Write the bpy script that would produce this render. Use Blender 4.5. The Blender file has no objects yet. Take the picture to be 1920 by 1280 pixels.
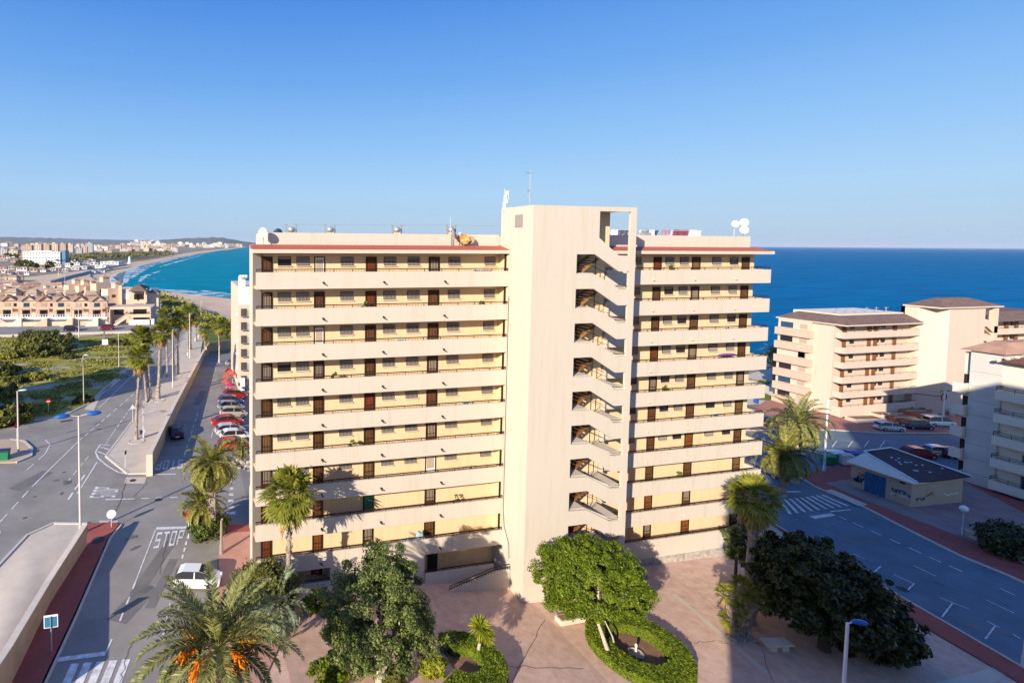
import bpy, bmesh, math, random
import numpy as np
from mathutils import Vector, Matrix
R = math.radians
random.seed(7); rng = np.random.default_rng(7)
C = bpy.context.scene.collection
SC = bpy.context.scene
# ------------------------------------------------------------ camera model (measured from the photograph)
PX, PY, F, PIT, ROL, YAW, H = 577.0, 508.0, 1000.0, .0515, .0065, .2249, 26.3
fw = np.array([math.sin(YAW)*math.cos(PIT), math.cos(YAW)*math.cos(PIT), -math.sin(PIT)])
_r = np.array([math.cos(YAW), -math.sin(YAW), 0.]); _u = np.cross(_r, fw)
rt = _r*math.cos(ROL)+_u*math.sin(ROL); up = -_r*math.sin(ROL)+_u*math.cos(ROL)
SEA = -6.6
KN = [(-1e6,0.),(6,0.),(27,-2.4),(42,-3.0),(60,-3.4),(85,-4.1),(120,-5.0),(1e6,-5.)]
def gz(x,y=0.):
    t=min(1.,max(0.,(y-200)/320)); return gx(x)*(1-t)-4.6*t
def gx(x):
    for (a,za),(b,zb) in zip(KN,KN[1:]):
        if x<=b: return za+(zb-za)*(x-a)/(b-a)
    return -5.
def ray(u,v): return fw+rt*(u-PX)/F-up*(v-PY)/F
def GY(u,v,Y): d=ray(u,v); p=d*Y/d[1]; return Vector((p[0],p[1],p[2]+H))
def GX(u,v,X): d=ray(u,v); p=d*X/d[0]; return Vector((p[0],p[1],p[2]+H))
def GZ(u,v,z): d=ray(u,v); p=d*(z-H)/d[2]; return Vector((p[0],p[1],z))
def G(u,v,dz=0.):
    z=0.
    for i in range(12):
        p=GZ(u,v,z+dz); z=gz(p.x,p.y)
    return Vector((p.x,p.y,z+dz))
def zat(u,v,P):           # height of the point seen at row v on the vertical through P
    d=ray(u,v); t=(P[0]*fw[0]+P[1]*fw[1])/(d[0]*fw[0]+d[1]*fw[1]); return H+d[2]*t
# ------------------------------------------------------------ materials
MT={}
def mat(name, col, rough=.8, noise=0., nscale=1., spec=.3, metal=0., bump=0., bscale=20., streak=0., col2=None, trans=0., rnd=0., emis=None):
    if name in MT: return MT[name]
    m=bpy.data.materials.new(name); m.use_nodes=True; nt=m.node_tree; N=nt.nodes; L=nt.links
    b=N['Principled BSDF']; b.inputs['Roughness'].default_value=rough; b.inputs['Metallic'].default_value=metal
    b.inputs['Specular IOR Level'].default_value=spec
    src=None
    if noise or col2 or streak or rnd:
        tc=N.new('ShaderNodeNewGeometry')
        mix=N.new('ShaderNodeMix'); mix.data_type='RGBA'
        c2=col2 or tuple(c*(1-noise) for c in col)
        mix.inputs[6].default_value=(*col,1); mix.inputs[7].default_value=(*c2,1)
        n=N.new('ShaderNodeTexNoise'); n.inputs['Scale'].default_value=nscale; n.inputs['Detail'].default_value=5
        n.inputs['Roughness'].default_value=.65
        if streak:
            mp=N.new('ShaderNodeMapping'); mp.inputs['Scale'].default_value=(2.2,2.2,.16)
            L.new(tc.outputs['Position'],mp.inputs['Vector']); L.new(mp.outputs[0],n.inputs['Vector'])
        else: L.new(tc.outputs['Position'],n.inputs['Vector'])
        cr=N.new('ShaderNodeMapRange'); cr.inputs[1].default_value=.50 if streak else .35; cr.inputs[2].default_value=.78 if streak else .68
        L.new(n.outputs['Fac'],cr.inputs[0])
        if rnd:
            ad=N.new('ShaderNodeMath'); ad.operation='MULTIPLY_ADD'; ad.inputs[1].default_value=rnd; ad.use_clamp=True
            L.new(tc.outputs['Random Per Island'],ad.inputs[0])
            ml=N.new('ShaderNodeMath'); ml.operation='MULTIPLY'; ml.inputs[1].default_value=1-rnd*.7
            L.new(cr.outputs[0],ml.inputs[0]); L.new(ml.outputs[0],ad.inputs[2]); L.new(ad.outputs[0],mix.inputs[0])
        else: L.new(cr.outputs[0],mix.inputs[0])
        src=mix.outputs[2]; L.new(src,b.inputs['Base Color'])
    else: b.inputs['Base Color'].default_value=(*col,1)
    if bump:
        tc=N.new('ShaderNodeNewGeometry'); n=N.new('ShaderNodeTexNoise'); n.inputs['Scale'].default_value=bscale; n.inputs['Detail'].default_value=6
        L.new(tc.outputs['Position'],n.inputs['Vector']); bp=N.new('ShaderNodeBump'); bp.inputs['Strength'].default_value=bump
        bp.inputs['Distance'].default_value=.05; L.new(n.outputs['Fac'],bp.inputs['Height']); L.new(bp.outputs[0],b.inputs['Normal'])
    if trans:
        t=N.new('ShaderNodeBsdfTranslucent'); mx=N.new('ShaderNodeMixShader'); mx.inputs[0].default_value=trans
        if src: L.new(src,t.inputs['Color'])
        else: t.inputs['Color'].default_value=(*col,1)
        L.new(b.outputs[0],mx.inputs[1]); L.new(t.outputs[0],mx.inputs[2]); L.new(mx.outputs[0],N['Material Output'].inputs['Surface'])
    MT[name]=m; return m
STU=mat('stucco_cream',(.59,.515,.42),.9,streak=1,col2=(.53,.45,.345),bump=.12,bscale=6)
STT=mat('stucco_tower',(.575,.505,.415),.9,streak=1,col2=(.53,.45,.345),bump=.12,bscale=6)
STY=mat('stucco_yellow',(.72,.54,.33),.9,streak=1,col2=(.66,.46,.25))
PINK=mat('stucco_pink',(.62,.49,.385),.9,streak=1,col2=(.58,.42,.33))
PINKD=mat('stucco_salmon',(.64,.43,.33),.9,noise=.12)
TRIM=mat('trim_cream',(.64,.52,.41),.85,noise=.08,nscale=2)
REDT=mat('red_tile',(.48,.12,.07),.8,col2=(.36,.095,.06),nscale=5)
BRT=mat('brown_tile',(.20,.13,.10),.9,col2=(.13,.085,.07),nscale=1.2,bump=.5,bscale=8)
CLAYT=mat('clay_tile',(.48,.29,.19),.9,col2=(.36,.21,.14),nscale=.8)
BRT2=mat('brown_pantile',(.17,.075,.055),.9,col2=(.11,.05,.04),nscale=2)
DARKM=mat('dark_metal',(.022,.014,.010),.6)
WOOD=mat('door_brown',(.26,.105,.035),.6,noise=.4,nscale=6)
WOODO=mat('door_orange',(.42,.13,.015),.6,noise=.3,nscale=6)
WOODR=mat('door_red',(.33,.07,.02),.6,noise=.3,nscale=6)
WOODT=mat('door_tan',(.36,.19,.055),.6,noise=.3,nscale=6)
WHITE=mat('white_paint',(.80,.80,.78),.5)
GREEND=mat('door_green',(.03,.16,.10),.6)
GRILLE=mat('grille_grey',(.30,.27,.24),.6)
BLIND=mat('blind_beige',(.42,.33,.24),.8)
GLASS=mat('window_glass',(.025,.022,.022),.12,spec=.6)
BLUEG=mat('blue_glass',(.03,.07,.13),.1,spec=.7)
WHW=mat('white_wall',(.70,.61,.50),.85,noise=.07,nscale=.7)
GREYW=mat('grey_tile_wall',(.55,.52,.48),.8,noise=.10,nscale=.6)
STONE=mat('rubble_stone',(.52,.46,.38),.9,col2=(.26,.23,.20),nscale=3.2,bump=.6,bscale=5)
WALLT=mat('retaining_wall',(.62,.44,.28),.9,col2=(.52,.35,.20),nscale=.8,bump=.2)
COPE=mat('coping',(.70,.60,.48),.85,noise=.12,nscale=2)
ASPH=mat('asphalt',(.30,.275,.24),.92,col2=(.21,.195,.17),nscale=.22,bump=.15,bscale=30)
ASPH_SHADE=mat('asphalt_blue_shade',(.145,.19,.23),.92,col2=(.10,.135,.165),nscale=.3,bump=.15,bscale=30)  # asphalt for the shaded street, blue of the shade mixed into its colour
PAINT=mat('road_paint',(.80,.79,.76),.8,col2=(.45,.44,.42),nscale=2.2)
PAVE=mat('pale_paving',(.58,.50,.395),.9,col2=(.50,.43,.34),nscale=.7)
PAVR=mat('red_paving',(.36,.095,.07),.9,col2=(.28,.075,.06),nscale=.8)
PAVK=mat('pink_walk',(.50,.27,.21),.9,col2=(.42,.22,.17),nscale=.8)
PLAZA=mat('plaza_concrete',(.62,.425,.325),.92,col2=(.47,.31,.23),nscale=1.3,bump=.25,bscale=14)
PLAZ2=mat('lilac_paving',(.30,.22,.20),.92,col2=(.22,.16,.15),nscale=.6)
KERB=mat('kerb_stone',(.55,.50,.43),.9,noise=.12,nscale=3)
SAND=mat('sand',(.66,.49,.31),.95,col2=(.58,.42,.26),nscale=.02)
SANDE=mat('sandy_earth',(.74,.51,.33),.95,col2=(.60,.41,.26),nscale=.05)
EARTH=mat('city_ground',(.30,.24,.18),.95,col2=(.20,.17,.12),nscale=.03)
DUNE=mat('dune_scrub',(.20,.17,.10),.95,col2=(.12,.12,.06),nscale=.05)
SOIL=mat('garden_soil',(.27,.15,.09),.95,noise=.3,nscale=2)
ROCKG=mat('rock',(.40,.35,.29),.95,noise=.4,nscale=2,bump=.6,bscale=3)
POLE=mat('pole_paint',(.62,.57,.50),.55,noise=.06)
POLEW=mat('pole_white',(.66,.68,.72),.5,noise=.05)
LBLUE=mat('lamp_blue',(.012,.10,.40),.35)
GALV=mat('galvanised',(.45,.45,.44),.4,metal=.5)
BLACK=mat('black_rubber',(.02,.02,.02),.8)
CHROME=mat('rim_metal',(.5,.5,.52),.3,metal=.8)
RED=mat('paint_red',(.45,.02,.02),.4); BLUE=mat('paint_blue',(.02,.09,.36),.4); GREENP=mat('paint_green',(.02,.22,.09),.5)
TEAL=mat('sign_teal',(.04,.18,.32),.4)
BARK=mat('palm_bark',(.42,.35,.28),.95,col2=(.20,.15,.115),nscale=3,bump=.8,bscale=5)
BARKG=mat('grey_bark',(.52,.45,.36),.95,noise=.3,nscale=3,bump=.6)
BARKD=mat('dark_bark',(.10,.075,.055),.95,noise=.3,nscale=3,bump=.6)
LFAN=mat('fan_leaf',(.36,.34,.05),.5,col2=(.13,.155,.02),nscale=1.5,trans=.25,rnd=.6)
LDRY=mat('dry_frond',(.50,.33,.13),.8,col2=(.25,.15,.05),nscale=1.5,trans=.2,rnd=.6)
LDATE=mat('date_leaf',(.38,.36,.10),.5,col2=(.11,.135,.05),nscale=1.5,trans=.2,rnd=.65)
LDATE2=mat('date_leaf_yellow',(.36,.32,.06),.5,col2=(.14,.15,.03),nscale=1.5,trans=.2,rnd=.65)
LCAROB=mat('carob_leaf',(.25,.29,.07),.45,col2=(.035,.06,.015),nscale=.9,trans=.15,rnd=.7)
LPINE=mat('bright_leaf',(.25,.31,.016),.5,col2=(.04,.085,.004),nscale=1.1,trans=.3,rnd=.65)
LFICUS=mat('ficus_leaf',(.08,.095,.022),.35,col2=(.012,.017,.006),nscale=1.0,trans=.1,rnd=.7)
LHEDGE=mat('hedge_leaf',(.24,.28,.014),.6,col2=(.05,.10,.006),nscale=1.5,trans=.25,rnd=.65)
LYEL=mat('yellow_leaf',(.42,.36,.02),.6,col2=(.16,.22,.02),nscale=1.5,trans=.25,rnd=.7)
LYUC=mat('yucca_leaf',(.42,.40,.02),.5,col2=(.12,.19,.015),nscale=2,trans=.2,rnd=.75)
LBUSH=mat('bush_leaf',(.20,.19,.035),.6,col2=(.06,.075,.015),nscale=.6,trans=.2,rnd=.7)
LGRASS=mat('grass_leaf',(.42,.37,.06),.7,col2=(.13,.15,.025),nscale=.4,trans=.2,rnd=.7)
ORANGE=mat('date_fruit',(.90,.34,.01),.6,col2=(.62,.15,.01),nscale=3,trans=.1,rnd=.5)
TERRA=mat('terracotta',(.50,.20,.10),.85,noise=.2,nscale=2)
BLACKR=mat('black_roof',(.018,.018,.026),.7,col2=(.035,.035,.045),nscale=1.5)
def carpaint(n,c): return mat('car_'+n,c,.25,spec=.6,metal=.15)
# ------------------------------------------------------------ mesh helpers
class MB:
    def __init__(s): s.v=[]; s.f=[]; s.m=[]; s.mi=0
    def add(s,vs,fs):
        o=len(s.v); s.v+= [tuple(map(float,q)) for q in vs]; s.f+=[tuple(i+o for i in f) for f in fs]; s.m+=[s.mi]*len(fs); return s
    def box(s,x0,x1,y0,y1,z0,z1):
        return s.add([(x0,y0,z0),(x1,y0,z0),(x1,y1,z0),(x0,y1,z0),(x0,y0,z1),(x1,y0,z1),(x1,y1,z1),(x0,y1,z1)],
            [(3,2,1,0),(4,5,6,7),(0,1,5,4),(1,2,6,5),(2,3,7,6),(3,0,4,7)])
    def hexa(s,b,t):   # four bottom points ccw, four top points
        return s.add(list(b)+list(t),[(3,2,1,0),(4,5,6,7),(0,1,5,4),(1,2,6,5),(2,3,7,6),(3,0,4,7)])
    def prism(s,poly,z0,z1):
        n=len(poly); z0=z0 if callable(z0) else (lambda x,y,c=z0:c); z1=z1 if callable(z1) else (lambda x,y,c=z1:c)
        return s.add([(p[0],p[1],z0(p[0],p[1])) for p in poly]+[(p[0],p[1],z1(p[0],p[1])) for p in poly],
            [tuple(range(n))[::-1],tuple(range(n,2*n))]+[(i,(i+1)%n,n+(i+1)%n,n+i) for i in range(n)])
    def xz(s,poly,y0,y1):   # polygon in x-z extruded along y
        n=len(poly)
        return s.add([(p[0],y0,p[1]) for p in poly]+[(p[0],y1,p[1]) for p in poly],
            [tuple(range(n)),tuple(range(n,2*n))[::-1]]+[(i,n+i,n+(i+1)%n,(i+1)%n) for i in range(n)])
    def yz(s,poly,x0,x1):
        n=len(poly)
        return s.add([(x0,p[0],p[1]) for p in poly]+[(x1,p[0],p[1]) for p in poly],
            [tuple(range(n))[::-1],tuple(range(n,2*n))]+[(i,(i+1)%n,n+(i+1)%n,n+i) for i in range(n)])
    def tube(s,pts,rad,n=8,cap=True):
        pts=[Vector(p) for p in pts]; k=len(pts); rad=rad if hasattr(rad,'__len__') else [rad]*k
        vs=[]
        for i,p in enumerate(pts):
            d=(pts[min(i+1,k-1)]-pts[max(i-1,0)]).normalized()
            a=Vector((0,0,1)) if abs(d.z)<.9 else Vector((1,0,0)); x=d.cross(a).normalized(); y=d.cross(x)
            for j in range(n):
                t=2*math.pi*j/n; vs.append(p+(x*math.cos(t)+y*math.sin(t))*rad[i])
        fs=[(i*n+j,i*n+(j+1)%n,(i+1)*n+(j+1)%n,(i+1)*n+j) for i in range(k-1) for j in range(n)]
        if cap: fs+= [tuple(range(n))[::-1],tuple(range((k-1)*n,k*n))]
        return s.add(vs,fs)
    def lathe(s,prof,cx=0,cy=0,n=16):
        vs=[];k=len(prof)
        for (r,z) in prof:
            for j in range(n): t=2*math.pi*j/n; vs.append((cx+r*math.cos(t),cy+r*math.sin(t),z))
        fs=[(i*n+j,i*n+(j+1)%n,(i+1)*n+(j+1)%n,(i+1)*n+j) for i in range(k-1) for j in range(n)]
        fs+=[tuple(range(n))[::-1],tuple(range((k-1)*n,k*n))]
        return s.add(vs,fs)
    def ell(s,c,r,n=12,m=8):
        vs=[];fs=[]
        for i in range(m+1):
            a=math.pi*i/m
            for j in range(n): t=2*math.pi*j/n; vs.append((c[0]+r[0]*math.sin(a)*math.cos(t),c[1]+r[1]*math.sin(a)*math.sin(t),c[2]+r[2]*math.cos(a)))
        for i in range(m):
            for j in range(n): fs.append((i*n+j,(i+1)*n+j,(i+1)*n+(j+1)%n,i*n+(j+1)%n))
        return s.add(vs,fs)
    def quad(s,a,b,c,d): return s.add([a,b,c,d],[(0,1,2,3)])
    def poly(s,p): return s.add(p,[tuple(range(len(p)))])
    def mesh(s,name,mats,smooth=False):
        me=bpy.data.meshes.new(name); me.from_pydata(s.v,[],s.f); 
        for m in (mats if isinstance(mats,(list,tuple)) else [mats]): me.materials.append(m)
        if any(s.m): me.polygons.foreach_set('material_index',s.m)
        if smooth: me.polygons.foreach_set('use_smooth',[True]*len(s.f))
        me.update(); return me
    def at(s,mi): s.mi=mi; return s
def link(name,me,parent=None):
    o=bpy.data.objects.new(name,me); C.objects.link(o)
    if parent: o.parent=parent
    return o
def tag(o,label,cat,group=None,kind=None):
    if label: o['label']=label
    if cat: o['category']=cat
    if group: o['group']=group
    if kind: o['kind']=kind
    return o
def T(name,label,cat,loc=(0,0,0),rz=0.,group=None):
    o=bpy.data.objects.new(name,None); C.objects.link(o); o.location=loc; o.rotation_euler=(0,0,rz); o.empty_display_size=.3
    return tag(o,label,cat,group)
def P(name,mb,m,parent,label=None,smooth=False):
    o=link(name,mb.mesh(name,m,smooth),parent)
    if label: o['label']=label
    return o
def M(name,mb,m,label,cat,group=None,loc=(0,0,0),rz=0.,smooth=False):
    o=link(name,mb.mesh(name,m,smooth)); o.location=loc; o.rotation_euler=(0,0,rz); return tag(o,label,cat,group)
def S(name,mb,m,smooth=False): return tag(link(name,mb.mesh(name,m,smooth)),None,None,kind='structure')
def dup(o,loc,rz=None,label=None,group=None,scale=None):
    def cp(a,par):
        c=a.copy(); C.objects.link(c); c.parent=par
        for ch in a.children: cp(ch,c)
        return c
    r=cp(o,None); r.location=loc
    if rz is not None: r.rotation_euler=(0,0,rz)
    if label: r['label']=label
    if group: r['group']=group
    if scale: r.scale=(scale,)*3 if not hasattr(scale,'__len__') else scale
    return r
# draped sheet on the ground: polygon given in plan, follows the terrain
def drape(name,polys,off,m,kind=True,thick=0.,label=None):
    bm=bmesh.new()
    for poly in polys:
        vs=[bm.verts.new((p[0],p[1],0)) for p in poly]
        try: bm.faces.new(vs)
        except ValueError: pass
    bmesh.ops.triangulate(bm,faces=bm.faces[:])
    for x,_ in KN[1:-1]:
        bmesh.ops.bisect_plane(bm,geom=bm.verts[:]+bm.edges[:]+bm.faces[:],plane_co=(x,0,0),plane_no=(1,0,0))
    for y_ in (200,520): bmesh.ops.bisect_plane(bm,geom=bm.verts[:]+bm.edges[:]+bm.faces[:],plane_co=(0,y_,0),plane_no=(0,1,0))
    bmesh.ops.triangulate(bm,faces=bm.faces[:])
    bmesh.ops.recalc_face_normals(bm,faces=bm.faces[:])
    for f in bm.faces:
        if f.normal.z<0: f.normal_flip()
    if thick:
        r=bmesh.ops.extrude_face_region(bm,geom=bm.faces[:]); 
        top=[g for g in r['geom'] if isinstance(g,bmesh.types.BMVert)]
        for v in top: v.co.z=1
    for v in bm.verts:
        v.co.z=gz(v.co.x,v.co.y)+off+(thick*v.co.z if thick else 0)
    me=bpy.data.meshes.new(name); bm.to_mesh(me); bm.free(); me.materials.append(m)
    o=link(name,me)
    if kind: o['kind']='structure'
    return o
def gp(pts): return [G(*p) for p in pts]
# scattered leaves --------------------------------------------------
def leaves(name,cent,nrm,size,m,parent=None,aspect=1.8,jit=.9,cup=.0):
    n=len(cent); cent=np.asarray(cent); nrm=np.asarray(nrm)
    d=nrm+rng.normal(0,jit,(n,3)); d/=np.linalg.norm(d,axis=1)[:,None]
    a=np.cross(d,rng.normal(0,1,(n,3))); a/=np.linalg.norm(a,axis=1)[:,None]; b=np.cross(d,a)
    s=(np.asarray(size)*rng.uniform(.6,1.3,n))[:,None] if not hasattr(size,'shape') else size[:,None]
    v=np.empty((n,4,3)); v[:,0]=cent-a*s*aspect*.5; v[:,2]=cent+a*s*aspect*.5; v[:,1]=cent-b*s*.5+d*s*.12; v[:,3]=cent+b*s*.5+d*s*.12
    return raw(name,v.reshape(-1,3),4,m,parent)
def raw(name,v,k,m,parent=None):
    me=bpy.data.meshes.new(name); nv=len(v); nf=nv//k
    me.vertices.add(nv); me.vertices.foreach_set('co',np.asarray(v,dtype=np.float32).ravel())
    me.loops.add(nv); me.loops.foreach_set('vertex_index',np.arange(nv,dtype=np.int32))
    me.polygons.add(nf); me.polygons.foreach_set('loop_start',np.arange(0,nv,k,dtype=np.int32)); me.polygons.foreach_set('loop_total',np.full(nf,k,dtype=np.int32))
    me.materials.append(m); me.update(calc_edges=True); me.validate()
    return link(name,me,parent)
def crown_pts(c,r,nclump,per,cr,flat=.35,seed=0,shell=.55,bot=-.55):
    """leaf centres in clumps spread through an uneven ellipsoid crown"""
    g=np.random.default_rng(seed); out=[];nr=[]
    lob=g.normal(0,1,(7,3)); lob/=np.linalg.norm(lob,axis=1)[:,None]; la=g.uniform(-.18,.16,7)
    k=0
    while k<nclump:
        d=g.normal(0,1,3); d/=np.linalg.norm(d)
        if d[2]<bot: continue
        rad=shell+(1-shell)*g.random()**.6
        rad*=1+sum(a*max(0,d@l)**2 for a,l in zip(la,lob))
        p=d*rad; q=cr*g.uniform(.6,1.35)
        x=g.normal(0,1,(per,3)); x/=np.linalg.norm(x,axis=1)[:,None]; x*=(g.random(per)**.45)[:,None]*q; x[:,2]*=.75
        out.append(p*np.array(r)+x+np.array(c)); nr.append(np.tile(d*.6+np.array([0,0,.5]),(per,1))+x/q*.8); k+=1
    return np.concatenate(out),np.concatenate(nr)
# ------------------------------------------------------------ camera, light, sky
cd=bpy.data.cameras.new('camera'); cam=bpy.data.objects.new('camera',cd); C.objects.link(cam); SC.camera=cam
cd.sensor_width=36; cd.lens=F/1920*36; cd.shift_x=(960-PX)/1920; cd.shift_y=(PY-640)/1920; cd.clip_end=200000; cd.clip_start=.1
cam.matrix_world=Matrix(((rt[0],up[0],-fw[0],0),(rt[1],up[1],-fw[1],0),(rt[2],up[2],-fw[2],H),(0,0,0,1)))
AZ,EL=R(50),R(20.5)
sd=bpy.data.lights.new('sun','SUN'); sd.energy=5.0; sd.angle=R(.5); sd.color=(1,.88,.72); sun=bpy.data.objects.new('sun',sd); C.objects.link(sun)
dv=Vector((math.sin(AZ)*math.cos(EL),math.cos(AZ)*math.cos(EL),-math.sin(EL))); sun.rotation_euler=dv.to_track_quat('-Z','Y').to_euler(); sun.location=(-30,-30,80)
w=bpy.data.worlds.new('World'); SC.world=w; w.use_nodes=True; nt=w.node_tree; bg=nt.nodes['Background']
sk=nt.nodes.new('ShaderNodeTexSky'); sk.sky_type='NISHITA'; sk.sun_disc=False; sk.sun_elevation=EL; sk.sun_rotation=AZ+math.pi
sk.air_density=1.0; sk.dust_density=.35; sk.ozone_density=2.0; sk.altitude=0
EXPO=.68; K=2**EXPO
tcw=nt.nodes.new('ShaderNodeTexCoord'); spw=nt.nodes.new('ShaderNodeSeparateXYZ'); nt.links.new(tcw.outputs['Generated'],spw.inputs[0])
crw=nt.nodes.new('ShaderNodeValToRGB'); ce=crw.color_ramp; SKYS=.10
def lin(c): return [((x/255+.055)/1.055)**2.4 if x>10 else x/255/12.92 for x in c]
stops=[(0.,(160,192,224)),(.03,(168,200,230)),(.09,(166,206,243)),(.17,(143,194,246)),(.28,(108,170,240)),(.42,(68,137,230)),(.62,(58,122,222)),(.95,(58,118,214))]
while len(ce.elements)<len(stops): ce.elements.new(.5)
for e_,(p_,c_) in zip(ce.elements,stops): e_.position=p_; e_.color=(*[min(1,x) for x in lin(c_)],1)
nt.links.new(spw.outputs['Z'],crw.inputs[0])
scw=nt.nodes.new('ShaderNodeVectorMath'); scw.operation='SCALE'; scw.inputs['Scale'].default_value=1/(K*SKYS); nt.links.new(crw.outputs[0],scw.inputs[0])
# the sky is brighter towards the low sun behind the viewer
dtw=nt.nodes.new('ShaderNodeVectorMath'); dtw.operation='DOT_PRODUCT'; nt.links.new(tcw.outputs['Generated'],dtw.inputs[0]); dtw.inputs[1].default_value=(-math.sin(AZ)*math.cos(EL),-math.cos(AZ)*math.cos(EL),math.sin(EL))
mrw=nt.nodes.new('ShaderNodeMapRange'); mrw.inputs[1].default_value=-.1; mrw.inputs[2].default_value=1.; mrw.inputs[3].default_value=0.; mrw.inputs[4].default_value=1.; nt.links.new(dtw.outputs['Value'],mrw.inputs[0])
glw=nt.nodes.new('ShaderNodeVectorMath'); glw.operation='SCALE'; glw.inputs[0].default_value=(.10/(K*SKYS),.11/(K*SKYS),.12/(K*SKYS)); nt.links.new(mrw.outputs[0],glw.inputs['Scale'])
adw=nt.nodes.new('ShaderNodeVectorMath'); adw.operation='ADD'; nt.links.new(scw.outputs[0],adw.inputs[0]); nt.links.new(glw.outputs[0],adw.inputs[1]); scw=adw
mxw=nt.nodes.new('ShaderNodeMix'); mxw.data_type='RGBA'; mxw.inputs[0].default_value=.92; nt.links.new(sk.outputs[0],mxw.inputs[6]); nt.links.new(scw.outputs[0],mxw.inputs[7])
nt.links.new(mxw.outputs[2],bg.inputs['Color']); bg.inputs['Strength'].default_value=SKYS
SC.cycles.diffuse_bounces=5
vs=SC.view_settings; vs.view_transform='Standard'; vs.look='None'; vs.exposure=EXPO; vs.gamma=1
SC.cycles.max_bounces=7; SC.cycles.transparent_max_bounces=8
# ------------------------------------------------------------ coast, sea, ground
coast=[((455,462.3),(465,462.8)),((440,464.5),(450,464.8)),((415,467),(430,467.8)),((385,469.5),(400,471)),((350,474),(365,476.5)),((310,481),(330,484)),
 ((275,487.5),(290,491.5)),((250,491),(258,500)),((215,497),(228,510)),((180,506),(211,519)),((165,518),(207,528)),((190,533),(216,535)),((235,543),(238,539.5)),
 ((300,556),(274,542.5)),((340,572),(304,546)),((372,590),(348,550.5)),((395,600),(393,556)),((420,606),(446,561))]
Bp=[G(*b) for b,w_ in coast]; Wp=[GZ(*w_,SEA+.05) for b,w_ in coast]
Bp+= [Vector((40,170,gz(40))),Vector((75,130,gz(75))),Vector((100,113,gz(100))),Vector((130,108,-5)),Vector((400,104,-5)),Vector((3000,60,-5))]
Wp+= [Vector((62,200,SEA)),Vector((92,150,SEA)),Vector((112,126,SEA)),Vector((135,119,SEA)),Vector((400,116,SEA)),Vector((3000,90,SEA))]
far=Vector((Bp[0].x+900,9500,0))
plan=[(p.x,p.y) for p in Bp]+[(3000,-400),(-30000,-400),(-30000,16000),(far.x,far.y)]
drape('ground',[plan],0,EARTH)
mb=MB()
ext=[]
for i,(b,q) in enumerate(zip(Bp,Wp)):
    d=Vector((q.x-b.x,q.y-b.y,0)); L=max(d.length,.1); e=q+d/L*min(70,L*.9+20); ext.append(Vector((e.x,e.y,SEA-4)))
for i in range(len(Bp)-1):
    a,b,c,d,e,f=Bp[i],Bp[i+1],Wp[i],Wp[i+1],ext[i],ext[i+1]
    prof=[(0,0),(.10,.35),(.35,.62),(.75,.9),(1,1)]; mb.mi=1 if i>=12 else 0
    def lp(p,q,h,v_): r_=p.lerp(q,h); r_.z=p.z+(q.z-p.z)*v_; return r_
    for (h0,v0),(h1,v1) in zip(prof,prof[1:]):
        mb.quad(lp(a,c,h0,v0),lp(b,d,h0,v0),lp(b,d,h1,v1),lp(a,c,h1,v1))
    mb.quad(c,d,f,e)
S('beach',mb,[SAND,SANDE])
# sea
m=mat('sea_water',(.0,.1,.3),.5,spec=.04); nt=m.node_tree; N=nt.nodes; L=nt.links; b=N['Principled BSDF']; b.inputs['IOR'].default_value=1.07
g=N.new('ShaderNodeNewGeometry'); sx=N.new('ShaderNodeSeparateXYZ'); L.new(g.outputs['Position'],sx.inputs[0])
# shallow water is turquoise in the sand bay (towards the beach on the left), deep blue offshore
dp=N.new('ShaderNodeMath'); dp.operation='MULTIPLY_ADD'; dp.inputs[1].default_value=.22; L.new(sx.outputs['Y'],dp.inputs[0]); 
ng=N.new('ShaderNodeMath'); ng.operation='MULTIPLY'; ng.inputs[1].default_value=-1.; L.new(sx.outputs['X'],ng.inputs[0]); L.new(ng.outputs[0],dp.inputs[2])
mr=N.new('ShaderNodeMapRange'); mr.inputs[1].default_value=-150; mr.inputs[2].default_value=60; L.new(dp.outputs[0],mr.inputs[0])
nz=N.new('ShaderNodeTexNoise'); nz.inputs['Scale'].default_value=.012; nz.inputs['Detail'].default_value=4; L.new(g.outputs['Position'],nz.inputs['Vector'])
ad=N.new('ShaderNodeMath'); ad.operation='MULTIPLY_ADD'; ad.inputs[1].default_value=.5; ad.inputs[2].default_value=-.25; L.new(nz.outputs['Fac'],ad.inputs[0])
a2=N.new('ShaderNodeMath'); a2.operation='ADD'; a2.use_clamp=True; L.new(mr.outputs[0],a2.inputs[0]); L.new(ad.outputs[0],a2.inputs[1])
cr=N.new('ShaderNodeValToRGB'); cr.color_ramp.elements[0].color=(.0,.135,.30,1); cr.color_ramp.elements[1].color=(.0,.22,.30,1); cr.color_ramp.elements[1].position=.95
e=cr.color_ramp.elements.new(.5); e.color=(.0,.18,.30,1)
L.new(a2.outputs[0],cr.inputs[0])
n3=N.new('ShaderNodeTexNoise'); n3.inputs['Scale'].default_value=.05; n3.inputs['Detail'].default_value=8; n3.inputs['Roughness'].default_value=.7
mp=N.new('ShaderNodeMapping'); mp.inputs['Scale'].default_value=(.45,1.6,1); L.new(g.outputs['Position'],mp.inputs['Vector']); L.new(mp.outputs[0],n3.inputs['Vector'])
mm=N.new('ShaderNodeMapRange'); mm.inputs[1].default_value=.3; mm.inputs[2].default_value=.7; mm.inputs[3].default_value=.72; mm.inputs[4].default_value=1.25; L.new(n3.outputs['Fac'],mm.inputs[0])
mv=N.new('ShaderNodeVectorMath'); mv.operation='SCALE'; L.new(cr.outputs[0],mv.inputs[0]); L.new(mm.outputs[0],mv.inputs['Scale']); L.new(mv.outputs[0],b.inputs['Base Color'])
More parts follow.
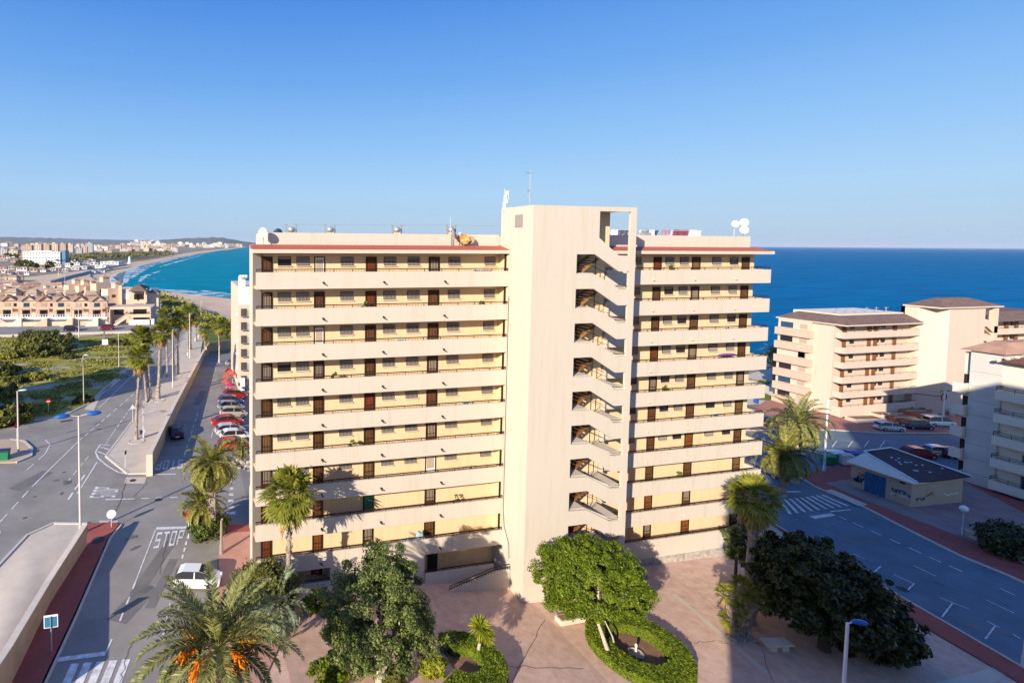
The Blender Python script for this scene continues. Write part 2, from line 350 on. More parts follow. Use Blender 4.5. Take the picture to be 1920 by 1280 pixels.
bp=N.new('ShaderNodeBump'); bp.inputs['Strength'].default_value=.55; bp.inputs['Distance'].default_value=1.2; L.new(n3.outputs['Fac'],bp.inputs['Height']); L.new(bp.outputs[0],b.inputs['Normal'])
SEAW=m
mb=MB(); mb.quad((-60000,90,SEA),(70000,90,SEA),(70000,90000,SEA),(-60000,90000,SEA)); S('sea',mb,SEAW)
# surf: broken foam lines a little off the waterline
fm=mat('foam',(.78,.84,.86),.6); nt=fm.node_tree; N=nt.nodes; L=nt.links
g=N.new('ShaderNodeNewGeometry'); nz=N.new('ShaderNodeTexNoise'); nz.inputs['Scale'].default_value=.11; nz.inputs['Detail'].default_value=7; nz.inputs['Roughness'].default_value=.7
mp=N.new('ShaderNodeMapping'); mp.inputs['Scale'].default_value=(.5,1.2,1); L.new(g.outputs['Position'],mp.inputs['Vector']); L.new(mp.outputs[0],nz.inputs['Vector'])
mr=N.new('ShaderNodeMapRange'); mr.inputs[1].default_value=.47; mr.inputs[2].default_value=.56; L.new(nz.outputs['Fac'],mr.inputs[0]); L.new(mr.outputs[0],N['Principled BSDF'].inputs['Alpha'])
mb=MB()
def ribbon(px0,wd):
    pts=[GZ(u,v,SEA+.12) for u,v in px0]
    for k,(a,b_) in enumerate(zip(pts,pts[1:])):
        w0=wd*(.4 if k==0 else 1); w1=wd*(.4 if k==len(pts)-2 else 1)
        d=(b_-a).normalized(); n=Vector((-d.y,d.x,0))
        mb.quad(a-n*w0/2,b_-n*w1/2,b_+n*w1/2,a+n*w0/2)
ribbon([(232,538),(274,540.5),(304,544),(348,548.5),(393,553),(446,557)],14)
ribbon([(380,545),(400,548),(446,552.5)],9); ribbon([(330,543),(352,545.5),(372,547)],5)
ribbon([(230,511),(215,519),(212,527),(224,534)],16); ribbon([(262,500),(238,511),(228,520),(232,530)],15); ribbon([(300,492),(275,501),(255,512),(245,522)],9)
ribbon([(335,484),(300,492),(262,502)],14); ribbon([(370,477),(340,483.5)],20); ribbon([(405,471.5),(372,476.5)],25); ribbon([(380,478),(335,490),(300,500)],8)
ribbon([(300,508),(270,518),(262,528)],6); ribbon([(275,521),(310,524)],4)
S('surf_foam',mb,fm)
# hills on the horizon
def ridge(name,top,dist,dep,col,seedv):
    g=np.random.default_rng(seedv); mb=MB(); rows=7; us=np.arange(top[0][0],top[-1][0]+.1,6.)
    tv=np.interp(us,[t[0] for t in top],[t[1] for t in top]); grid=[]
    for j in range(rows):
        s=j/(rows-1); D=dist+dep*s; prof=math.sin(math.pi*min(1,s*1.0)*.5) if s<.7 else 1-(s-.7)/.3*.5
        for i,u in enumerate(us):
            d=ray(u,tv[i]); t=(dist+dep*.7)/d[1]; ztop=H+d[2]*t
            p=ray(u,tv[i])*D/d[1]; zz=max(ztop*prof*(1+.035*g.normal() if j<5 else 1),-2)
            if i in(0,len(us)-1): zz=-4
            grid.append((p[0],D,zz if j else -4))
    n=len(us)
    mb.add(grid,[(j*n+i,j*n+i+1,(j+1)*n+i+1,(j+1)*n+i) for j in range(rows-1) for i in range(n-1)])
    return S(name,mb,col,True)
HILL=mat('hill_scrub',(.07,.11,.115),.95,col2=(.20,.18,.13),nscale=.004)
ridge('hills',[(-500,446),(-300,443),(-100,442),(0,442.5),(60,443.5),(120,445.5),(180,447.5),(240,449),(300,449.5),(360,451),(420,453)],8000,3500,HILL,3)
ridge('headland',[(270,452),(300,448.5),(330,446),(370,443.5),(405,443),(425,444.5),(440,448),(455,451),(470,453.5),(490,456)],5200,1500,HILL,5)
# ------------------------------------------------------------ streets and paving (left)
drape('road',[gp([(-160,1500),(-160,802),(0,793),(80,787),(130,775),(165,758),(190,735),(230,700),(290,642),(345,606),(362,590),(374,586),(385,600),(387,650),(446,652),(472,700),(474,1000),(440,1180),(410,1400),(380,1600)])],.03,ASPH)
drape('side_road',[gp([(-120,614),(150,612),(300,608),(312,618),(300,622),(100,627),(-120,634)])],.035,ASPH)
drape('dirt_lot',[gp([(285,562),(330,558),(362,580),(352,600),(320,612),(285,606)])],.3,ASPH)
drape('dune_ground',[gp([(112,489),(170,481),(250,478),(325,474),(310,480),(275,486),(250,490),(215,496),(160,500)])],.05,DUNE)
drape('sand_flat',[gp([(30,522),(120,512),(175,506),(168,518),(190,533),(235,543),(180,560),(60,540)])],.3,SAND)
FIELD=mat('field_grass',(.36,.31,.045),.95,col2=(.17,.17,.03),nscale=.22)
fpoly=gp([(-160,637),(290,625),(292,641),(230,699),(190,733),(165,756),(130,773),(80,785),(0,791),(-160,800)])
nt=FIELD.node_tree; N=nt.nodes; L=nt.links; bs=N['Principled BSDF']; old=bs.inputs['Base Color'].links[0].from_socket
g=N.new('ShaderNodeNewGeometry'); mp=N.new('ShaderNodeMapping'); mp.inputs['Scale'].default_value=(.05,.16,.1); nz=N.new('ShaderNodeTexNoise'); nz.inputs['Scale'].default_value=1.6; nz.inputs['Detail'].default_value=6
L.new(g.outputs['Position'],mp.inputs['Vector']); L.new(mp.outputs[0],nz.inputs['Vector']); mr=N.new('ShaderNodeMapRange'); mr.inputs[1].default_value=.50; mr.inputs[2].default_value=.60; L.new(nz.outputs['Fac'],mr.inputs[0])
mx=N.new('ShaderNodeMix'); mx.data_type='RGBA'; mx.inputs[7].default_value=(.40,.33,.25,1); L.new(mr.outputs[0],mx.inputs[0]); L.new(old,mx.inputs[6]); L.new(mx.outputs[2],bs.inputs['Base Color'])
drape('meadow',[fpoly],.045,FIELD)
drape('dirt_path',[gp([(158,768),(172,748),(205,728),(222,700),(246,678),(262,668),(268,672),(240,692),(222,716),(190,740),(176,770)])],.055,PAVE)
drape('grass_verge',[gp([(378,655),(384,629),(396,618),(452,640),(452,658)])],.05,mat('lawn',(.10,.16,.015),.95,col2=(.17,.19,.03),nscale=.5))
def kerbed(name,px,m,h=.13,off=.03,kerb=True):
    o=drape(name,[gp(px)],off,m,thick=h); return o
kerbed('sidewalk',[(199,856),(245,795),(290,738),(347,627),(364,597),(384,598),(380,640),(376,664),(368,684),(280,852),(279,888),(240,889)],PAVE)
kerbed('corner_island',[(-160,830),(20,825),(45,828),(60,842),(58,856),(30,868),(-160,872)],mat('island_paving',(.50,.37,.26),.9,noise=.12))
kerbed('red_sidewalk',[(163,1022),(95,1131),(20,1285),(-30,1400),(20,1400),(82,1285),(140,1160),(205,1010),(226,985),(215,982),(165,983)],PAVR)
kerbed('pink_walkway',[(424,984),(474,984),(478,1125),(530,1200),(440,1400),(380,1400),(412,1130),(410,1040)],PAVK,.1)
drape('tiled_threshold',[gp([(426,985),(472,985),(472,998),(422,1001)])],.14,PAVR)
def kline(name,px,w=.22,h=.17):    # a kerb stone line
    mb=MB(); pts=gp(px)
    for a,b in zip(pts,pts[1:]):
        d=(b-a).normalized(); n=Vector((-d.y,d.x,0))*w/2
        mb.hexa([a-n,b-n,b+n,a+n],[a-n+Vector((0,0,h)),b-n+Vector((0,0,h)),b+n+Vector((0,0,h)),a+n+Vector((0,0,h))])
    return S(name,mb,KERB)
kline('kerb',[(364,597),(347,627),(290,738),(245,795),(199,856),(240,889),(279,888)],.3,.19)
kline('kerb',[(0,793),(80,787),(130,775),(165,757.5),(190,734),(230,700),(290,642)],.25,.16)
kline('kerb',[(226,985),(205,1012),(140,1161),(82,1286),(40,1380)],.3,.16)
kline('kerb',[(20,825),(45,828),(60,842),(58,856),(30,868)],.3,.2)
# raised pavement by the lower-left wall
wa,wb,wc=G(163,1024),G(95,1132),G(22,1284); wd=G(-40,1400)
ta,tb,tc=zat(163,984,wa),zat(95,1090,wb),zat(20,1214,wc); td=tc+.4
mb=MB(); n=Vector((-.28,-.06,0))
for a,b,za,zb in ((wa,wb,ta,tb),(wb,wc,tb,tc),(wc,wd,tc,td)):
    mb.hexa([a+n,a,b,b+n],[Vector((a.x+n.x,a.y+n.y,za)),Vector((a.x,a.y,za)),Vector((b.x,b.y,zb)),Vector((b.x+n.x,b.y+n.y,zb))])
t=T('retaining_wall','long tan retaining wall with white coping beside the sunken red sidewalk','wall',(0,0,0)); P('wall',mb,WALLT,t)
mb=MB()
for a,b,za,zb in ((wa,wb,ta,tb),(wb,wc,tb,tc),(wc,wd,tc,td)):
    q=[Vector((a.x+n.x*1.35,a.y+.02,za+.003)),Vector((a.x+.08,a.y,za+.003)),Vector((b.x+.08,b.y,zb+.003)),Vector((b.x+n.x*1.35,b.y,zb+.003))]
    mb.hexa(q,[p+Vector((0,0,.1)) for p in q])
P('coping',mb,COPE,t)
mb=MB(); ins=[Vector((a.x+n.x*1.0,a.y,z)) for a,z in ((wa,ta-1.55),(wb,tb-1.0),(wc,tc-.75),(wd,td-.7))]
ins[0].z=.12
outp=[GZ(164,981.5,.06),GZ(100,981,.06),GZ(50,1004,.06),GZ(-10,1068,.06),GZ(-120,1200,.06)]
outp2=[GZ(100,985,.2),GZ(30,1040,.5),GZ(-60,1130,.9),GZ(-160,1260,1.1)]
def pl(P_,t): 
    f=t*(len(P_)-1); i=min(int(f),len(P_)-2); return P_[i].lerp(P_[i+1],f-i)
nn_=18
gr=[]
for i in range(nn_+1):
    for j in range(nn_+1):
        a_,b_=pl(ins,i/nn_),pl(outp,i/nn_); p=a_.lerp(b_,j/nn_); q=1-j/nn_; p.z=b_.z+(a_.z-b_.z)*(q*q*(3-2*q)); gr.append(p)
mb.add(gr,[(i*(nn_+1)+j,i*(nn_+1)+j+1,(i+1)*(nn_+1)+j+1,(i+1)*(nn_+1)+j) for i in range(nn_) for j in range(nn_)])
S('raised_pavement',mb,PAVE,True)
mb=MB()
for c,d in zip(outp,outp[1:]):
    e=(d-c).normalized(); k=Vector((-e.y,e.x,0))*.12; z=Vector((0,0,.1)); mb.hexa([c-k-z,d-k-z,d+k-z,c+k-z],[c-k+z,d-k+z,d+k+z,c+k+z])
S('kerb',mb,KERB)
# long wall between the avenue pavement and the lower road
a,b,c=G(284,886),G(330,782),G(384,668)
t=T('parapet_wall','long tan wall with pale coping separating the palm avenue from the lower road','wall'); mb=MB(); m2=MB()
za,zb,zc=2.1,2.0,1.5
for p,q,z0,z1 in ((a,b,za,zb),(b,c,zb,zc)):
    n=Vector((-.35,-.1,0))
    mb.hexa([p+n,p,q,q+n],[p+n+Vector((0,0,z0)),p+Vector((0,0,z0)),q+Vector((0,0,z1)),q+n+Vector((0,0,z1))])
    k=[p+n*1.2+Vector((0,0,z0+.003)),p-n*.2+Vector((0,0,z0+.003)),q-n*.2+Vector((0,0,z1+.003)),q+n*1.2+Vector((0,0,z1+.003))]
    m2.hexa(k,[x+Vector((0,0,.14)) for x in k])
P('wall',mb,WALLT,t); P('coping',m2,COPE,t)
mb=MB(); q=G(281,888); mb.box(q.x-.35,q.x+.35,q.y-.7,q.y-.1,0,2.5); P('end_post',mb,COPE,t)
mb=MB(); a,b,cc=G(386,668),G(392,659),G(452,653)
for p,q in ((a,b),(b,cc)):
    n=(q-p).normalized(); n=Vector((-n.y,n.x,0))*.2
    mb.hexa([p-n,q-n,q+n,p+n],[x+Vector((0,0,2.2)) for x in (p-n,q-n,q+n,p+n)])
M('garden_wall',mb,WALLT,'low tan wall closing the far end of the lower road below three short palms','wall')
# ------------------------------------------------------------ paving and street (right)
PL=[G(474,1098),Vector((6,41,0)),Vector((56,41,0)),G(1440,979),G(1690,1152),G(1880,1263),G(1990,1330),Vector((30,6,0)),Vector((-4,6,0)),G(430,1420)]
drape('plaza',[PL],.04,PLAZA)
drape('street',[gp([(1440,977),(1418,905),(1425,806),(1560,806),(1640,812),(1812,820),(1812,880),(1640,885),(1497,894),(1527,913),(1625,954),(1698,992),(1801,1043.5),(1888,1079),(2040,1150),(2100,1360),(2050,1332),(1914,1251),(1678,1114)])],.03,ASPH_SHADE)
drape('red_sidewalk',[gp([(1444,976),(1678,1114),(1914,1251),(2050,1332),(1990,1330),(1880,1263),(1690,1152),(1440,979)])],.12,PAVR)
drape('red_sidewalk',[gp([(1497,894),(1560,876),(1640,874),(1840,900),(1990,985),(2040,1140),(1888,1079),(1801,1043.5),(1698,992),(1625,954),(1527,913)])],.12,PAVR)
drape('lilac_pavement',[gp([(1548,907),(1600,898),(1640,890),(1810,905),(1990,1000),(2010,1100),(1801,1008),(1690,966),(1640,947)])],.135,PLAZ2)
drape('crossing_ramp',[gp([(1545,921),(1560,919),(1627,948),(1610,951)])],.15,PAVE)
drape('tiled_forecourt',[gp([(1380,806),(1425,758),(1457,735),(1575,783),(1747,777),(1830,770),(1830,812),(1640,812),(1560,806)])],.06,mat('forecourt',(.42,.19,.14),.9,noise=.2,nscale=1))
drape('park_paving',[gp([(1380,760),(1390,705),(1455,688),(1500,700),(1457,735),(1425,758)])],.05,PAVE)
drape('grass_verge',[gp([(1405,722),(1425,712),(1452,716),(1440,722)]),gp([(1415,742),(1430,733),(1458,740),(1452,752),(1425,750)])],.07,mat('lawn',(.10,.16,.015)))
kline('kerb',[(1497,894),(1527,913),(1625,954),(1698,992),(1801,1043.5),(1888,1079),(2040,1150)],.25,.17)
kline('kerb',[(1440,977),(1678,1114),(1914,1251),(2050,1332)],.2,.17)
kline('kerb',[(1380,807),(1560,806.5),(1640,812.5),(1812,813)],.2,.16)
# strip of concrete edging along the plaza
drape('paving_strip',[gp([(1260,1115),(1266,1113),(1440,1258),(1432,1262)]),gp([(1720,1290),(1868,1250),(1885,1266),(1800,1330)])],.055,PAVE)
# ------------------------------------------------------------ markings
def dash(mb,a,b,w,off=.05):
    a=G(*a,off);b=G(*b,off); d=(b-a).normalized(); n=Vector((-d.y,d.x,0))*w/2; k=max(1,int((b-a).length/8))
    for i in range(k):
        p=a.lerp(b,i/k);q=a.lerp(b,(i+1)/k); mb.quad(p-n,q-n,q+n,p+n)
def dashed(mb,pts,w,n,duty=.6,off=.05):
    P0=[G(*p,off) for p in pts]
    for a,b in zip(P0,P0[1:]):
        d=(b-a).normalized(); nn=Vector((-d.y,d.x,0))*w/2
        for i in range(n):
            p=a.lerp(b,i/n);q=a.lerp(b,(i+duty)/n); mb.quad(p-nn,q-nn,q+nn,p+nn)
mb=MB()
dashed(mb,[(0,978),(60,912)],.14,3); dash(mb,(60,912),(148,826),.14); dashed(mb,[(148,826),(200,782),(255,735)],.16,5)
dashed(mb,[(0,1000),(0,990)],.1,1)
dashed(mb,[(193,840),(214,808),(250,757)],.14,7); dashed(mb,[(128,936),(162,885)],.22,3,.7); dash(mb,(145,925),(182,866),.16); dashed(mb,[(125,905),(170,850)],.12,4,.6)
dash(mb,(255,735),(300,690),.12); dash(mb,(300,690),(345,625),.12); dash(mb,(185,765),(262,690),.12); dash(mb,(262,690),(312,640),.12)
for a,b in (((240,888),(222,885)),((222,885),(200,872)),((200,872),(184,858)),((184,858),(179,847)),((179,847),(188,833)),((188,833),(207,834)),((183,846),(200,852)),((188,838),(204,842))): dash(mb,a,b,.2)
dash(mb,(85,850),(94,833),.14); dash(mb,(94,833),(85,824),.14); dashed(mb,[(85,850),(40,890)],.12,2); dashed(mb,[(150,765),(80,790)],.12,3); dash(mb,(8,806),(52,800),.12); dash(mb,(10,803),(45,796),.1)
dash(mb,(198,936),(252,934.5),.2); dashed(mb,[(265,934),(345,931)],.15,3,.55)
dash(mb,(293,990),(352,988),.42); dash(mb,(292,992),(254,1090),.1); dashed(mb,[(254,1090),(218,1180)],.12,3,.5); dash(mb,(210,1197),(198,1223),.12)
dashed(mb,[(356,991),(340,1052)],.16,5,.6); dashed(mb,[(320,1130),(302,1205)],.15,3,.4); dash(mb,(107,1236),(198,1224),.38)
dash(mb,(285,889),(330,888),.2); dashed(mb,[(345,855),(372,770)],.12,7,.55); dash(mb,(405,805),(410,780),.1); dash(mb,(396,820),(402,800),.1)
dash(mb,(410,883),(468,882),.3)
for i in range(7):
    v=892+i*11.6; x0=434-i*1.6; dash(mb,(x0,v),(480,v-.8),.5)
for i in range(5):
    x=133+i*24; dash(mb,(x+8,1243-i*2),(x-14,1292),.5)
# STOP letters
FONT={'S':[(0,.86,1,1),(0,.55,.22,.86),(0,.43,1,.57),(.78,.14,1,.43),(0,0,1,.14)],'T':[(0,.86,1,1),(.39,0,.61,.86)],
 'O':[(0,0,.22,1),(.78,0,1,1),(.22,.86,.78,1),(.22,0,.78,.14)],'P':[(0,0,.22,1),(.22,.86,1,1),(.78,.5,1,.86),(.22,.42,1,.55)]}
def word(mb,txt,TL,TR,BR,BL,off=.052):
    A,B,D,E_=[G(*p,off) for p in (BL,BR,TR,TL)]
    def q(x,y): p=A.lerp(B,x).lerp(E_.lerp(D,x),y); return p
    n=len(txt)
    for i,ch in enumerate(txt):
        x0=i/n+.02; w_=1/n-.07
        for (a,b,c,d) in FONT[ch]:
            mb.quad(q(x0+a*w_,b),q(x0+c*w_,b),q(x0+c*w_,d),q(x0+a*w_,d))
S('road_marking',mb,PAINT)
mb=MB(); word(mb,'STOP',(294,998),(350,992),(343,1019),(286,1028)); S('stop_lettering',mb,PAINT)
mb=MB(); word(mb,'STOP',(343,877),(287,881),(293,864),(345,861)); S('stop_lettering',mb,PAINT)
mb=MB(); word(mb,'STOP',(167,933),(180,911),(225,913),(215,932)); S('stop_lettering',mb,PAINT)
Z5=lambda x,y:(1400+x/3.692,740+y/3.692); Z6=lambda x,y:(1340+x/3.31,940+y/3.31)
mb=MB()
for a,b in (((640,840),(690,862)),((735,882),(805,915)),((855,935),(932,972)),((990,995),(1065,1030)),((1125,1055),(1210,1095)),((1265,1120),(1345,1157)),((1400,1180),(1495,1222))): dash(mb,Z5(*a),Z5(*b),.13)
for a,b in (((1770,535),(1865,580)),((1235,395),(1375,462)),((1685,608),(1860,690)),((860,320),(930,355)),((1110,450),(1230,505)),((1030,400),(985,440)),((1240,505),(1190,555)),((1400,595),(1580,665)),((1475,630),(1410,715)),((1690,740),(1770,780)),((1740,770),(1680,850)),((1850,820),(1900,850))): dash(mb,Z6(*a),Z6(*b),.09)
for i in range(9):
    t=i/8; a=(1462+(1541-1462)*t,937-10*t); b=(1482+(1590-1482)*t,963-15*t); dash(mb,a,b,.32)
dash(mb,Z5(455,848),Z5(600,825),.5); dash(mb,Z5(580,806),Z5(720,793),.16)
for a,b in (((250,670),(370,668)),((300,720),(310,730))): dash(mb,Z5(*a),Z5(*b),.3)
for x0 in (1560,1590,1620,1650): dash(mb,(x0,838),(x0+9,826),.1)
S('road_marking',mb,PAINT)
# cracks, manholes, gutters, drain covers and patches
mb=MB(); 
for u,v,r in ((1100/4,0,0),): pass
def disc(mb,u,v,r,off=.06,n=20):
    c=G(u,v,off); mb.poly([(c.x+r*math.cos(2*math.pi*i/n),c.y+r*math.sin(2*math.pi*i/n),gz(c.x)+off) for i in range(n)])
IRON=mat('cast_iron',(.05,.045,.045),.7)
for k,(u,v,r,o_) in enumerate(((184,1011,.55,.19),(249,900,.35,.07),(297,936,.35,.07),(1270,1213,.3,.07),(1455,1010,.4,.08),(1692,1103,.4,.08))):
    mb=MB(); disc(mb,u,v,r,o_); tag(link('manhole_cover',mb.mesh('manhole_cover',IRON)),['round iron manhole cover set in the red sidewalk','small manhole cover in the pale patch below the pavement tip','manhole cover beside the thin white line at the crossroads','small manhole cover on the sunny plaza','manhole cover in the shaded street near the crossing','manhole cover in the shaded street beyond the dark tree'][k],'manhole')
mb=MB()
for x in ((237,894,275,906),(187,975,222,984)): mb.poly([G(x[0],x[1],.055),G(x[0]-4,x[3],.055),G(x[2]-4,x[3],.055),G(x[2],x[1],.055)])
S('concrete_patch',mb,PAVE)
mb=MB(); 
for a,b,w_ in (((113,790),(135,787),.5),((70,1014),(78,1014),.5)): dash(mb,a,b,w_,.1)
S('drain_grate',mb,IRON)
mb=MB(); cr_=random.Random(4)
def crack(a,b,k=9,w_=.05,off=.052):
    A=G(*a,off);B=G(*b,off); pr=A
    for i in range(1,k+1):
        q=A.lerp(B,i/k)+Vector((cr_.uniform(-.12,.12),cr_.uniform(-.12,.12),0)); q.z=gz(q.x)+off
        d=(q-pr).normalized(); n=Vector((-d.y,d.x,0))*w_/2; mb.quad(pr-n,q-n,q+n,pr+n); pr=q
for a,b,w_ in (((238,900),(212,975),.09),((275,905),(250,930),.08),((315,1000),(300,1075),.06),((245,1200),(225,1280),.06),((960,1280),(1022,1160),.07),((955,1248),(1095,1251),.06),((1300,1205),(1345,1200),.05),((1345,1200),(1395,1213),.05),((1300,1100),(1400,1190),.04),
    ((1420,1200),(1450,1280),.06),((1560,1010),(1640,1060),.06),((1490,1000),(1520,1040),.05),((1690,1085),(1760,1130),.06)): crack(a,b,9,w_*.6,.058)
S('pavement_crack',mb,mat('crack',(.15,.11,.09),.95))

# repaired patches, oil stains and tyre polished strips in the asphalt
rp=random.Random(12); mb=MB(); m2=MB()
def patch(mb,u,v,l,w_,an,off,k=10,blob=False):
    c=G(u,v,off); ca,sa=math.cos(R(an)),math.sin(R(an)); pts=[]
    if blob: pts=[(l*rp.uniform(.6,1)*math.cos(2*math.pi*i/k),w_*rp.uniform(.6,1)*math.sin(2*math.pi*i/k)) for i in range(k)]
    else: pts=[(-l,-w_),(l,-w_),(l,w_),(-l,w_)]
    mb.poly([(c.x+x*ca-y*sa,c.y+x*sa+y*ca,gz(c.x+x*ca-y*sa)+off) for x,y in pts])
for u,v,l,w_,an in ((60,900,2.4,.8,60),(290,1060,3.6,.5,70),(305,1090,3,.35,75),(250,1130,2,.8,60),(215,700,3,.6,55),(375,745,4,.6,80),(340,700,5,.5,80),(1610,1010,1.6,.3,140),(1850,1180,1.5,.25,140)): rq=.0405+.0004*(u%7)+.0001*(v%4); patch(mb,u,v,l,w_,an,rq)
for i in range(26):
    u,v=rp.choice(((120,900),(250,1020),(180,780),(350,760),(1600,1000),(1750,1100),(1680,840),(300,1100),(80,960)));  patch(m2,u+rp.uniform(-40,40),v+rp.uniform(-30,30),rp.uniform(.2,.7),rp.uniform(.15,.5),rp.uniform(0,90),.044+.0005*i,9,True)
S('asphalt_patch',mb,mat('asphalt_repair',(.19,.178,.16),.9,col2=(.15,.142,.13),nscale=.6)); S('oil_stain',m2,mat('oil_stain',(.13,.125,.115),.7))
# ============================================================ main apartment building
HS=2.75; P0=24.13; FL0=23.08
B=T('apartment_building','tall cream apartment building with long balconies and a projecting stair tower, in the centre','building',(0,0,0))
YF,YW=39.3,40.65
mb=MB()
mb.box(5.75,26.4,YW,48,-4,26.2); P('wing_wall',mb,STY,B)
mb=MB(); mb.box(26.5,53.5,YW,48,-5,26.2); P('wing_wall',mb,STY,B)
# outer skins of end and rear in cream
mb=MB(); mb.box(5.6,5.747,41.603,48.1,-1,26.1); P('end_wall',mb,STU,B); mb=MB(); mb.box(53.503,53.65,40.7,48.1,-5,26.1); P('end_wall',mb,STU,B)
for k in range(9):
    z=FL0-k*HS
    mb=MB(); mb.box(5.54,5.597,45.4,46.8,z+.9,z+2.1); P('side_window',mb,GLASS,B)
# angled fin at left end
mb=MB(); mb.prism([(4.92,40.18),(5.66,40.644),(5.66,41.597),(4.92,41.597)],-1,25.56); P('end_fin',mb,STU,B)
# balconies
for k in range(9):
    z1=P0-k*HS; z0=z1-1.27; mb=MB(); mb.box(5.064,26.1,YF,YF+.16,z0,z1); P('balcony_parapet',mb,STU,B); mb=MB(); mb.box(5.068,26.09,YF+.163,YW-.003,z0+.02,z0+.22); P('gallery_slab',mb,STY,B)
for k in range(10):
    z1=P0-k*HS; z0=z1-1.27; mb=MB(); mb.box(35.605,53.9,YF,YF+.16,z0,z1); mb.box(53.75,53.9,YF+.163,46,z0,z1); P('balcony_parapet',mb,STU,B); mb=MB(); mb.box(35.605,53.747,YF+.163,YW-.003,z0+.02,z0+.22); P('gallery_slab',mb,STY,B)
# skirt under the tenth right balcony + stone base
mb=MB(); mb.box(35.605,53.5,YF+.05,YW-.003,-2.35,P0-9*HS-1.273); P('base_wall',mb,STU,B)
mb=MB(); mb.box(35.61,53.55,YF-.03,YW-.01,-3.6,-2.353); P('stone_base',mb,STONE,B)
# ground floor, left wing
mb=MB(); mb.box(5.064,8.3,YF+.02,YW-.003,-.6,P0-8*HS-1.273); mb.box(11.0,19.0,YF+.02,YW-.003,-2.,P0-8*HS-1.273); P('base_wall',mb,STU,B)
mb=MB(); mb.box(8.3,11.,YF+.02,YF+.18,-1.3,-.25); P('walkway_parapet',mb,STU,B); mb=MB(); mb.box(19.,25.2,YF-.25,YF-.1,-1.75,-.6); P('walkway_parapet',mb,STU,B)
mb=MB(); mb.box(19.,25.2,YF-.2,YW-.003,-2.6,-1.753); P('stone_base',mb,STONE,B)
# ramp with stepped parapet in front of the left wing
xa,xb=GY(834,1112,38.0).x,26.0
mb=MB(); mb.xz([(xa,-2.25),(xb,-2.25),(xb,GY(955,1066,38.).z),(GY(930,1070,38.).x,GY(930,1070,38.).z),(xa+.5,GY(845,1108,38.).z)],37.95,38.1); P('ramp_parapet',mb,STU,B)
mb=MB(); mb.box(xa,xb,37.9,38.15,-3.4,-2.253); P('stone_base',mb,STONE,B)
mb=MB()
pa,pb=GY(843,1107,37.93),GY(925,1073,37.93); 
for dz in (.12,.34): mb.tube([(pa.x,37.98,pa.z+dz),(pb.x,37.98,pb.z+dz+.05),(xb,37.98,pb.z+dz+.15)],.028,6)
for i in range(26): t=i/25; x=pa.x+(xb-pa.x)*t; z=pa.z+(pb.z-pa.z)*min(1,t*1.1); mb.box(x-.012,x+.012,37.96,38.0,z,z+.34)
P('handrail',mb,DARKM,B)
# railings
def rail(x0,x1,y,z,ret=None):
    mb=MB(); mb.box(x0,x1,y-.03,y+.03,z+.18,z+.25); mb.box(x0,x1,y-.012,y+.012,z+.08,z+.10)
    n=max(1,round((x1-x0)/1.5))
    for i in range(n+1): x=x0+(x1-x0)*i/n; mb.box(x-.018,x+.018,y-.018,y+.018,z,z+.21)
    m_=int((x1-x0)/.25)
    for i in range(m_): x=x0+(i+.5)*(x1-x0)/m_; mb.box(x-.006,x+.006,y-.006,y+.006,z,z+.2)
    if ret:
        mb.box(x1-.02,x1+.02,y,y+ret,z+.20,z+.245)
        for i in range(4): yy=y+ret*(i+1)/4; mb.box(x1-.02,x1+.02,yy-.02,yy+.02,z,z+.21)
    return mb
for k in range(9): P('railing',rail(5.1,26.05,YF+.08,P0-k*HS),DARKM,B)
P('railing',rail(8.3,11.,YF+.1,-.25),DARKM,B); P('railing',rail(19.,25.2,YF-.18,-.6),DARKM,B)
for k in range(10): P('railing',rail(35.65,53.8,YF+.08,P0-k*HS,6.),DARKM,B)
X0_=26.1
# dark vertical posts where the left slots end at the tower
for k in range(9):
    z=P0-k*HS; mb=MB(); mb.box(X0_-.05,X0_-.003,YF+.17,YW-.004,z-1.04,z+1.47); P('return_wall',mb,STY,B); mb=MB(); mb.box(25.9,26.09,YF+.3,YF+.4,z-.2,z+1.46); mb.box(25.5,26.09,YF+.3,YF+.38,z+1.36,z+1.46); P('drain_pipe',mb,DARKM,B)
# roof edge: fascia, red tiles, set-back parapets
mb=MB(); mb.box(4.86,26.095,YF-.1,YW-.003,25.57,25.87); mb.box(35.605,53.65,YF-.1,YW-.003,25.57,25.87); mb.box(53.653,54.1,YF-.1,46.2,25.57,25.86); P('fascia',mb,TRIM,B)
mb=MB()
for x0,x1 in ((4.8,26.095),(35.605,53.6)):
    mb.yz([(YF-.14,25.873),(YW+.2,25.873),(YW+.2,26.2),(YW-.2,26.2)],x0,x1)
    i=x0
    while i<x1-.3: mb.box(i,i+.03,YF-.15,YF-.13,25.88,25.94); i+=.28
P('tiled_eave',mb,REDT,B)
mb=MB(); mb.box(6.2,26.095,YW+.203,YW+.36,26.1,27.13); mb.box(6.2,6.36,YW+.363,48,26.1,27.13); mb.box(36.9,53.25,YW+.203,YW+.36,26.1,27.25); mb.box(53.09,53.25,YW+.363,48,26.1,27.25); mb.box(6.2,53.25,48.003,48.16,26.1,27.1); P('roof_parapet',mb,STU,B)
mb=MB(); mb.box(6.36,53.09,YW+.36,48,26.203,26.25); P('flat_roof',mb,mat('roof_gravel',(.35,.30,.26),.95,noise=.2),B)
